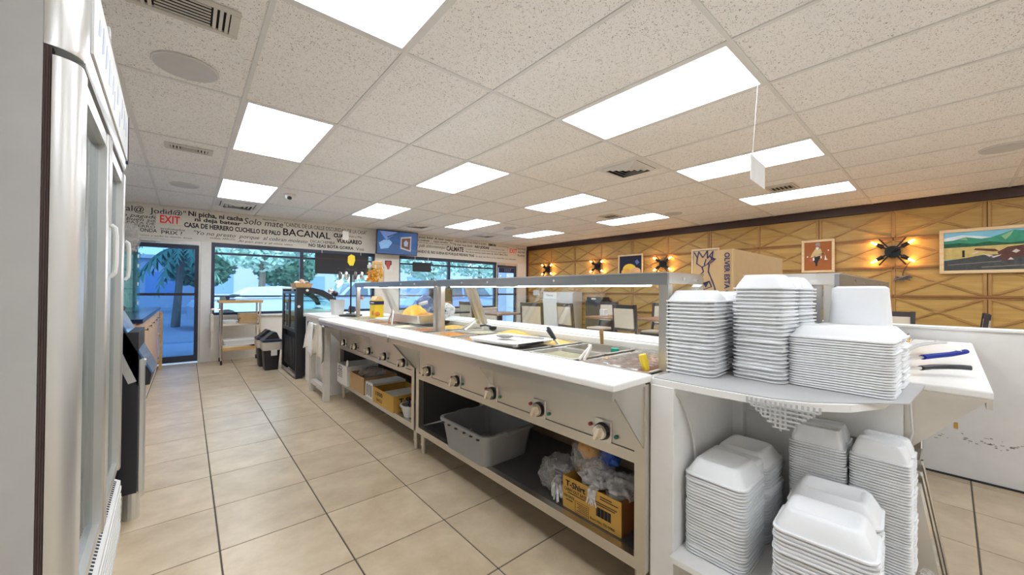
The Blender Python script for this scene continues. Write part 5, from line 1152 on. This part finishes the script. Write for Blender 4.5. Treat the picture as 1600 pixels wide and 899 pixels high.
# ============================================================ CEILING FITTINGS
def speaker(label, x, y, r=.145): 
    t = thing('ceiling_speaker', label, 'speaker', (x, y, CEIL-.012), 0); B().cyl((0, 0, 0), (0, 0, .013), r, r+.004, 32).build('speaker_grille', M['speaker'], t); B().tube([(r*math.cos(2*PI*i/32), r*math.sin(2*PI*i/32), .004) for i in range(32)], .005, 6, closed=True).build('speaker_rim', M['tee'], t)
speaker('round ceiling speaker nearest the cooler, below the large vent', -.02, 2.93, .15); speaker('round ceiling speaker farther along the aisle, near the exit door', -.04, 6.28, .14); speaker('round ceiling speaker at the right edge of the photo', 5.48, -.32, .15); speaker('small round ceiling speaker over the dining side', 6.1, 3.0, .13); speaker('faint round ceiling speaker near the far wall', 5.05, 5.95, .13)
def grille(label, x, y, w, d, n=7):
    t = thing('air_vent', label, 'vent', (x, y, CEIL-.014)); q = B(); q.box(-w/2, w/2, -d/2, -d/2+.03, 0, .014, bev=.003).box(-w/2, w/2, d/2-.03, d/2, 0, .014, bev=.003).box(-w/2, -w/2+.035, -d/2+.03, d/2-.03, 0, .014).box(w/2-.035, w/2, -d/2+.03, d/2-.03, 0, .014); q.build('vent_frame', M['vent'], t)
    B().box(-w/2+.035, w/2-.035, -d/2+.03, d/2-.03, .012, .0135).build('vent_void', M['dark'], t); a = w/2-.035
    for i in range(3):
        for sg in (-1, 1): x_ = sg*(a-.012-.024*i); B().box(x_-.007, x_+.007, -d/2+.03, d/2-.03, -.002, .0, Mx=Matrix.Translation((0, 0, .006))).build('side_blade', M['vent'], t)
    for i in range(n): y_ = -d/2+.045+(d-.09)*i/(n-1); B().box(-a+.075, a-.075, y_-.006, y_+.004, .003, .006, Mx=None).build('blade', M['vent'], t)
grille('large ceiling vent grille at the top edge, above the round speaker', -.03, 2.30, .42, .24); grille('small ceiling vent grille in the aisle, between the two round speakers', 0.0, 4.62, .34, .17, 4)
grille('dark ceiling vent grille behind the hanging white card', 5.57, 1.36, .36, .30, 6); grille('small dark ceiling vent grille over the dining side', 5.54, 3.82, .36, .30, 5)
def diffuser(label, x, y, s=.46):
    t = thing('air_diffuser', label, 'vent', (x, y, CEIL-.02))
    def ring(a, b2, z0, z1):
        q = B()
        for k in range(4):
            X = Matrix.Rotation(k*PI/2, 4, 'Z'); q.prism([(-a, -a, z1), (a, -a, z1), (b2, -b2, z0), (-b2, -b2, z0)], (0, 0, .002), Mx=X)
        return q
    ring(s/2, s*.40, .012, .018).build('diffuser_frame', M['tee'], t); B().box(-s*.40, s*.40, -s*.40, s*.40, .0165, .0185).build('vent_void', M['dark'], t)
    for k, a in enumerate((.38, .29, .20, .11)): ring(a*s, (a-.065)*s, -.012+.0*k, .012).build('cone', M['tee'], t)
diffuser('large square four-way air diffuser beside the biggest ceiling light', 3.52, 2.22, .52); diffuser('square air diffuser above the wall television', 3.50, 6.98, .5); diffuser('square air diffuser close to the second exit sign', 5.28, 7.1, .5); diffuser('square air diffuser behind the light panel by the exit door', .58, 7.22, .55)
t = thing('security_camera', 'white dome security camera on the ceiling near the exit door', 'camera', (1.055, 5.92, CEIL-.075)); B().lathe([(.03, 0), (.052, .02), (.058, .06), (.075, .062), (.078, .075)], (0, 0, 0), 22).build('dome_housing', M['tee'], t, smooth=True); B().blob((-.012, -.035, .02), (.032, .032, .026), 2, 0).build('lens_dome', M['black'], t, smooth=True)
def hang(label, x, y, z0, w, h, rz):
    t = thing('hanging_card', label, 'sign', (x, y, z0+h)); X = Matrix.Rotation(rz, 4, 'Z'); B().box(-w/2, w/2, -.002, .002, -h, 0, Mx=X).build('card', M['paper'], t)
    B().tube([(-w*.35*math.cos(rz), -w*.35*math.sin(rz), -.01), (-w*.36*math.cos(rz), -w*.36*math.sin(rz), .03), (0, 0, CEIL-z0-h-.006)], .0012, 5).build('string', M['bead'], t); B().box(-.004, .004, -.004, .004, 0, .03, Mx=X @ Matrix.Translation((-w*.36, 0, 0))).build('clip', M['bead'], t)
hang('white square card hanging on a thread in front of a light panel', 2.65, .77, 1.875, .31, .15, .05); hang('white card hanging on a thread in front of the lettered wall', 2.30, 7.6, 2.17, .13, .17, .3)
# ============================================================ DINING SIDE
def chair(label, x, y, rz, first=[None]):
    if first[0]: return dup(first[0], (x, y, 0), rz, label)
    t = thing('dining_chair', label, 'chair', (x, y, 0), rz, 'dark wood dining chairs'); first[0] = t
    for sx in (-.21, .21):
        B().box(sx-.02, sx+.02, -.22, -.18, 0, .45).build('leg', M['chairw'], t)
        B().prism([(sx-.02, .22, 0), (sx-.02, .26, 0), (sx-.02, .215, .45), (sx-.02, .27, 1.0), (sx-.02, .235, 1.0), (sx-.02, .175, .45)], (.04, 0, 0)).build('rear_leg', M['chairw'], t)
    B().box(-.225, .225, -.225, .20, .40, .435).build('seat_frame', M['chairw'], t); B().box(-.215, .215, -.22, .18, .435, .48, bev=.015).build('seat', M['cream'], t)
    X = Matrix.Translation((0, .245, .77)) @ Matrix.Rotation(-.085, 4, 'X'); q = B(); q.box(-.19, .19, -.018, .018, .165, .225, Mx=X).box(-.19, .19, -.015, .015, -.20, -.16, Mx=X); q.build('back_frame', M['chairw'], t)
    B().box(-.188, .188, -.02, .02, -.16, .165, Mx=X).build('backrest', M['cream'], t)
    return t
def dtable(label, x, y, rz=0, first=[None]):
    if first[0]: return dup(first[0], (x, y, 0), rz, label)
    t = thing('dining_table', label, 'table', (x, y, 0), rz, 'dining tables'); first[0] = t
    B().box(-.38, .38, -.38, .38, .72, .755, bev=.006).build('tabletop', M['table'], t); B().box(-.04, .04, -.04, .04, .04, .72).build('column', M['chairw'], t)
    q = B(); q.box(-.32, .32, -.04, .04, 0, .045).box(-.04, .04, -.32, -.04, 0, .045).box(-.04, .04, .04, .32, 0, .045); q.build('table_base', M['chairw'], t); return t
chair('dark wood chair with cream back, farthest left behind the glass', 5.05, 5.12, 1.9); chair('dark wood chair with its back to us, left of the central table', 5.42, 4.50, 1.35); chair('dark wood chair facing us with cream back, centre of the dining side', 6.5, 4.72, -PI/2)
chair('dining chair near the guard post, seen from behind', 5.72, 3.50, 1.5); chair('dining chair partly hidden by the left foam stack', 6.75, 3.62, -PI/2); chair('dark wood chair seen over the half wall right of the white tub', 6.25, .50, -PI/2); chair('dark wood chair seen edge-on over the half wall at right', 6.62, .0, PI)
dtable('dark dining table in the centre of the dining side', 5.98, 4.05); dtable('dark dining table nearer the guard post', 6.25, 3.2); dtable('dark dining table over the half wall at right', 5.6, .25); dtable('dark dining table near the corner door', 5.0, 6.2)
chair('dark dining chair at the table near the corner door', 4.4, 6.2, PI/2)
t = thing('high_chair', 'dark plastic-wrapped high chair standing beyond the middle guard post', 'chair', (2.76, 4.6, 0))
for sx in (-.17, .17):
    for sy in (-.17, .17): B().tube([(sx*1.25, sy*1.25, 0), (sx, sy, .68)], .018).build('leg', M['chairw'], t)
B().box(-.19, .19, -.19, .19, .66, .70, bev=.01).build('seat', M['chairw'], t); B().box(-.19, .19, .15, .19, .70, 1.24, bev=.012).build('backrest', M['chairw'], t); B().box(-.15, .15, .10, .15, .74, 1.06, bev=.02).build('seat_pad', mat('red_brown_pad', (.22, .08, .06), .6), t); B().box(-.22, .22, -.26, -.10, .90, .925, bev=.01).build('tray', M['black'], t)
t = thing('napkin_dispenser', 'white napkin holder on the central dining table', 'dispenser', (5.86, 4.2, .756)); B().box(-.06, .06, -.05, .05, 0, .13, bev=.008).build('dispenser_body', M['bead'], t); B().box(-.062, -.058, -.03, .03, .03, .10).build('napkin', M['paper'], t)
t = thing('notice', 'white paper notice reading These on a pale cabinet by the wall', 'notice', (7.14, 6.8, 1.1)); B().box(7.14, 7.149, 6.56, 7.02, 1.02, 1.18).build('notice_sheet', M['paper'], t, True); text('notice_print', 'These', M['inkb'], (7.1385, 6.92, 1.085), (0, -1, 0), (0, 0, 1), .24, .045, t)
t = thing('side_cabinet', 'pale grey waist-high cabinet against the panelled wall', 'cabinet', (7.3, 6.5, 0)); B().box(7.15, 7.5, 6.02, 7.05, 0, 1.2, bev=.004).build('cabinet_body', M['speaker'], t, True); B().box(7.135, 7.15, 6.53, 7.04, .05, 1.0).build('door', M['bead'], t, True); B().box(7.135, 7.15, 6.03, 6.51, .05, 1.16).build('door', M['speaker'], t, True)
t = thing('cash_box', 'dark flat box on top of the low cabinet beyond the chairs', 'box', (7.3, 5.38, 1.0)); B().box(7.12, 7.45, 5.18, 5.58, 1.0, 1.085, bev=.005).build('box_body', M['black'], t, True); B().box(7.112, 7.12, 5.32, 5.44, 1.03, 1.06).build('box_label', M['paper'], t, True)
t = thing('low_cabinet', 'dark low cabinet under the flat box', 'cabinet', (7.3, 5.38, 0)); B().box(7.1, 7.5, 5.16, 5.60, 0, 1.0).build('cabinet_body', M['chairw'], t, True); B().box(7.09, 7.1, 5.18, 5.58, .1, .94).build('door', M['chairw'], t, True)
tag(B().box(XW-.036, XW-.031, 7.55, 7.80, 1.10, 1.24).build('switch_plate', M['bead'], None), 'small white plate low on the panelled wall by the corner', 'plate')
# gap under the third table
o = B().box(2.15, 2.45, .30, .60, .2005, .54).build('brown_crate', M['card'], None); tag(o, 'dark brown box glimpsed under the third table', 'box')
for i in range(3):
    t = thing('sheet_pan', '%s steel pan edge leaning beside the tall right-hand foam stack' % ['front', 'middle', 'back'][i], 'pan', (2.09+.045*i, .045-.006*i, 0))
    X = Matrix.Rotation(-.16, 4, 'X'); B().box(-.003, .003, -.045, .045, .0, .50+.03*i, Mx=X).build('pan_plate', M['steel2'], t)
    for ya, yb in ((-.052, -.045), (.045, .052)): B().box(-.010, .010, ya, yb, 0, .50+.03*i, Mx=X).build('pan_rim', M['chrome'], t)
t = thing('white_bucket', 'cream bucket lying on its side under the third table', 'bucket', (2.22, .24, .33)); B().lathe([(.06, 0), (.08, .16), (.085, .16), (.085, .175), (.07, .175), (.055, .02)], (0, 0, 0), 20, Mx=Matrix.Rotation(.9, 4, 'X')).build('bucket_wall', M['towel'], t, smooth=True)
bag('plastic_bag', 'thin clear bag hanging low by the right-hand foam stack', (1.95, .055, .12), (.05, .045, .12), 'bag', 9.1, .5)
# ============================================================ OUTSIDE
gd = structure('ground', 'grey asphalt car park outside the windows'); B().box(-70, 90, YW+3.2, 140, -.20, -.12).build('asphalt', M['asphalt'], gd)
pv = structure('pavement'); B().box(-70, 90, YW+.16, YW+3.2, -.14, -.02).build('walkway', M['walk'], pv)
po = structure('porch'); 
B().box(-6, 14, YW+.16, YW+2.4, 2.75, 2.95).build('canopy', M['bldg'], po)
for x in (-3.6, 8.35): B().box(x, x+.5, YW+1.9, YW+2.4, -.02, 2.75).build('porch_column', M['bldg'], po)
def car(label, x, y, rz, m, suv, first={}):
    key = suv
    t = thing('car', label, 'car', (x, y, -.12), rz)
    h = 1.75 if suv else 1.45; w = .9
    body = [(-2.2, .30), (-2.25, .75), (-2.1, .95), (-1.3, 1.02), (1.2, 1.05), (2.1, .98), (2.25, .8), (2.25, .32)]
    B().loft([[(px, s*w*k, pz) for px, pz in body] for s, k in ((-1, .94), (-1, 1), (1, 1), (1, .94))]).build('car_body', m, t)
    roof = [(-1.25, 1.0), (-.55, h-.05), (.2, h), (1.4 if suv else .9, h-.06), (2.05 if suv else 1.75, 1.0)]
    B().loft([[(px, s*(.82-.16*(pz-1.0)), pz) for px, pz in roof] for s in (-1, 1)]).build('cabin', m, t)
    for s in (-1, 1):
        q = B(); q.face([(-1.0, s*.815, 1.06), (-.50, s*.735, h-.12), (.15, s*.728, h-.1), (.15, s*.815, 1.06)]).face([(.25, s*.815, 1.06), (.25, s*.728, h-.1), (1.2 if suv else .8, s*.735, h-.14), (1.75 if suv else 1.45, s*.815, 1.06)]); q.build('side_window', M['carglass'], t)
        for px in (-1.4, 1.4): wl_ = B().cyl((px, s*.70, .33), (px, s*.92, .33), .33, n=20).build('wheel', M['rubber'], t); B().cyl((px, s*.92, .33), (px, s*.925, .33), .19, n=16).build('hubcap', M['chrome'], wl_)
    q = B(); q.face([(-1.22, -.76, 1.03), (-1.22, .76, 1.03), (-.60, .68, h-.1), (-.60, -.68, h-.1)]); q.build('windscreen', M['carglass'], t); return t
car('white car parked outside behind the cart', 2.3, 16.5, 0.1, M['carw'], False); car('grey van-like car parked outside behind the display case', 6.6, 19.5, 0.0, M['carg'], True)
car('blue car parked close outside, seen through the sneeze guard glass', 8.6, 14.2, 0.05, M['carb'], True); car('pale blue car parked outside the corner door', 13.2, 15.0, 0.0, M['carw'], True); car('dark car parked far left outside the blue door', -4.6, 21.5, 0, M['carg'], False); car('white car parked farther across the lot', 13.5, 21, .1, M['carw'], False)
def build_(label, x0, x1, y, h, m, n):
    t = thing('building', label, 'building', ((x0+x1)/2, y, -.12)); B().box(x0, x1, y, y+5, -.12, h).build('wall', m, t, True); B().box(x0-.2, x1+.2, y-.2, y+5, h, h+.25).build('roof_edge', M['walu'], t, True)
    for i in range(n): a = x0+(x1-x0)*(i+.25)/n; B().box(a, a+(x1-x0)*.5/n, y-.03, y, .9, h*.72).build('window', M['carb'], t, True)
build_('long low pale building across the car park, left', -16, 10, 36, 3.3, M['bldg'], 8); build_('pale building across the car park, right', 16, 34, 36, 3.6, M['bldg'], 5)
def crown(b, c, R, n, seed, leafs=.5):
    random.seed(seed)
    for i in range(n):
        v = Vector((random.gauss(0, 1), random.gauss(0, 1), random.gauss(0, 1))).normalized()*R*random.random()**.35; v.z *= .8
        p = Vector(c)+v; s = leafs*random.uniform(.6, 1.3); a = random.random()*6.3; u = Vector((math.cos(a), math.sin(a)*.6, random.uniform(-.5, .5))).normalized(); w = Vector((-.4*u.z, .3, 1)).normalized()
        b.face([p-u*s*.5, p-w*s*.28, p+u*s*.5, p+w*s*.28])
TL = [('bushy pale tree outside, behind the cart', 3.2, 26, 2.3, 4.2, 'leaf'), ('bushy tree outside, behind the large black sign', 7.6, 24, 2.8, 4.4, 'leaf'), ('bushy tree outside, left of the middle pier', 10.6, 25, 2.6, 4.6, 'leaf'), ('tree outside, behind the smaller black sign', 14.2, 26, 2.9, 4.4, 'leaf'),
      ('tree outside, right part of the right window', 18.0, 25, 2.8, 4.4, 'leaf'), ('tree outside beyond the corner door', 22.5, 27, 2.7, 4.3, 'leaf2'), ('small tree outside at the left edge of the window', .6, 28, 1.6, 2.7, 'leaf2'), ('low tree outside between the cart and the display case', 5.2, 30, 2.0, 3.0, 'leaf2')]
for i, (lab, x, y, R, z, m) in enumerate(TL):
    t = thing('tree', lab, 'tree', (x, y, -.12)); b = B(); crown(b, (0, 0, z), R, 2200, 20+i, .34); b.build('foliage', M[m], t); B().tube([(0, 0, 0), (.1, 0, z*.5), (.05, .1, z)], [.2, .16, .08], 8).build('trunk', M['bark'], t)
t = thing('palm_tree', 'dark palm tree seen through the blue glass door', 'palm', (-.30, 17.5, -.12)); B().tube([(0, 0, 0), (.08, 0, 1.4), (.15, 0, 2.75)], [.13, .10, .09], 10).build('trunk', M['bark'], t); random.seed(31)
for k in range(17):
    a = 2*PI*k/17+random.random()*.2; up = random.uniform(-.1, .9); L = random.uniform(1.0, 1.45); b = B()
    for i in range(9):
        s0, s1 = i/9, (i+1)/9; f = lambda s: Vector((.15+L*s*math.cos(a), L*s*math.sin(a), 2.75+up*L*s*1.1-1.25*L*s*s*.9)); p0, p1 = f(s0), f(s1); sd = Vector((-math.sin(a), math.cos(a), -.6))*(.24*math.sin(PI*(.12+.86*s0)))
        b.face([p0, p1, p1+sd*.9+Vector((0, 0, -.1))]).face([p0, p1, p1-Vector((sd.x, sd.y, -sd.z))*.9+Vector((0, 0, -.1))])
    b.build('frond', M['leaf2'], t)
hedge = B(); random.seed(9)
for i in range(2600):
    x = random.uniform(-18, 40); p = Vector((x, 43+random.random()*2, random.random()**1.2*(4.2+1.1*noise.noise(Vector((x*.25, 2, 0)))+.6*noise.noise(Vector((x, 3, 0)))))); s = random.uniform(.5, 1.0); u = Vector((random.uniform(-1, 1), 0, random.uniform(-1, 1))).normalized()*s; w = Vector((-u.z, .3, u.x))*.6; hedge.face([p-u*.5, p-w*.5, p+u*.5, p+w*.5])
tag(hedge.build('distant_trees', M['leaf'], None), 'distant line of trees behind the car park buildings', 'trees', kind='stuff')
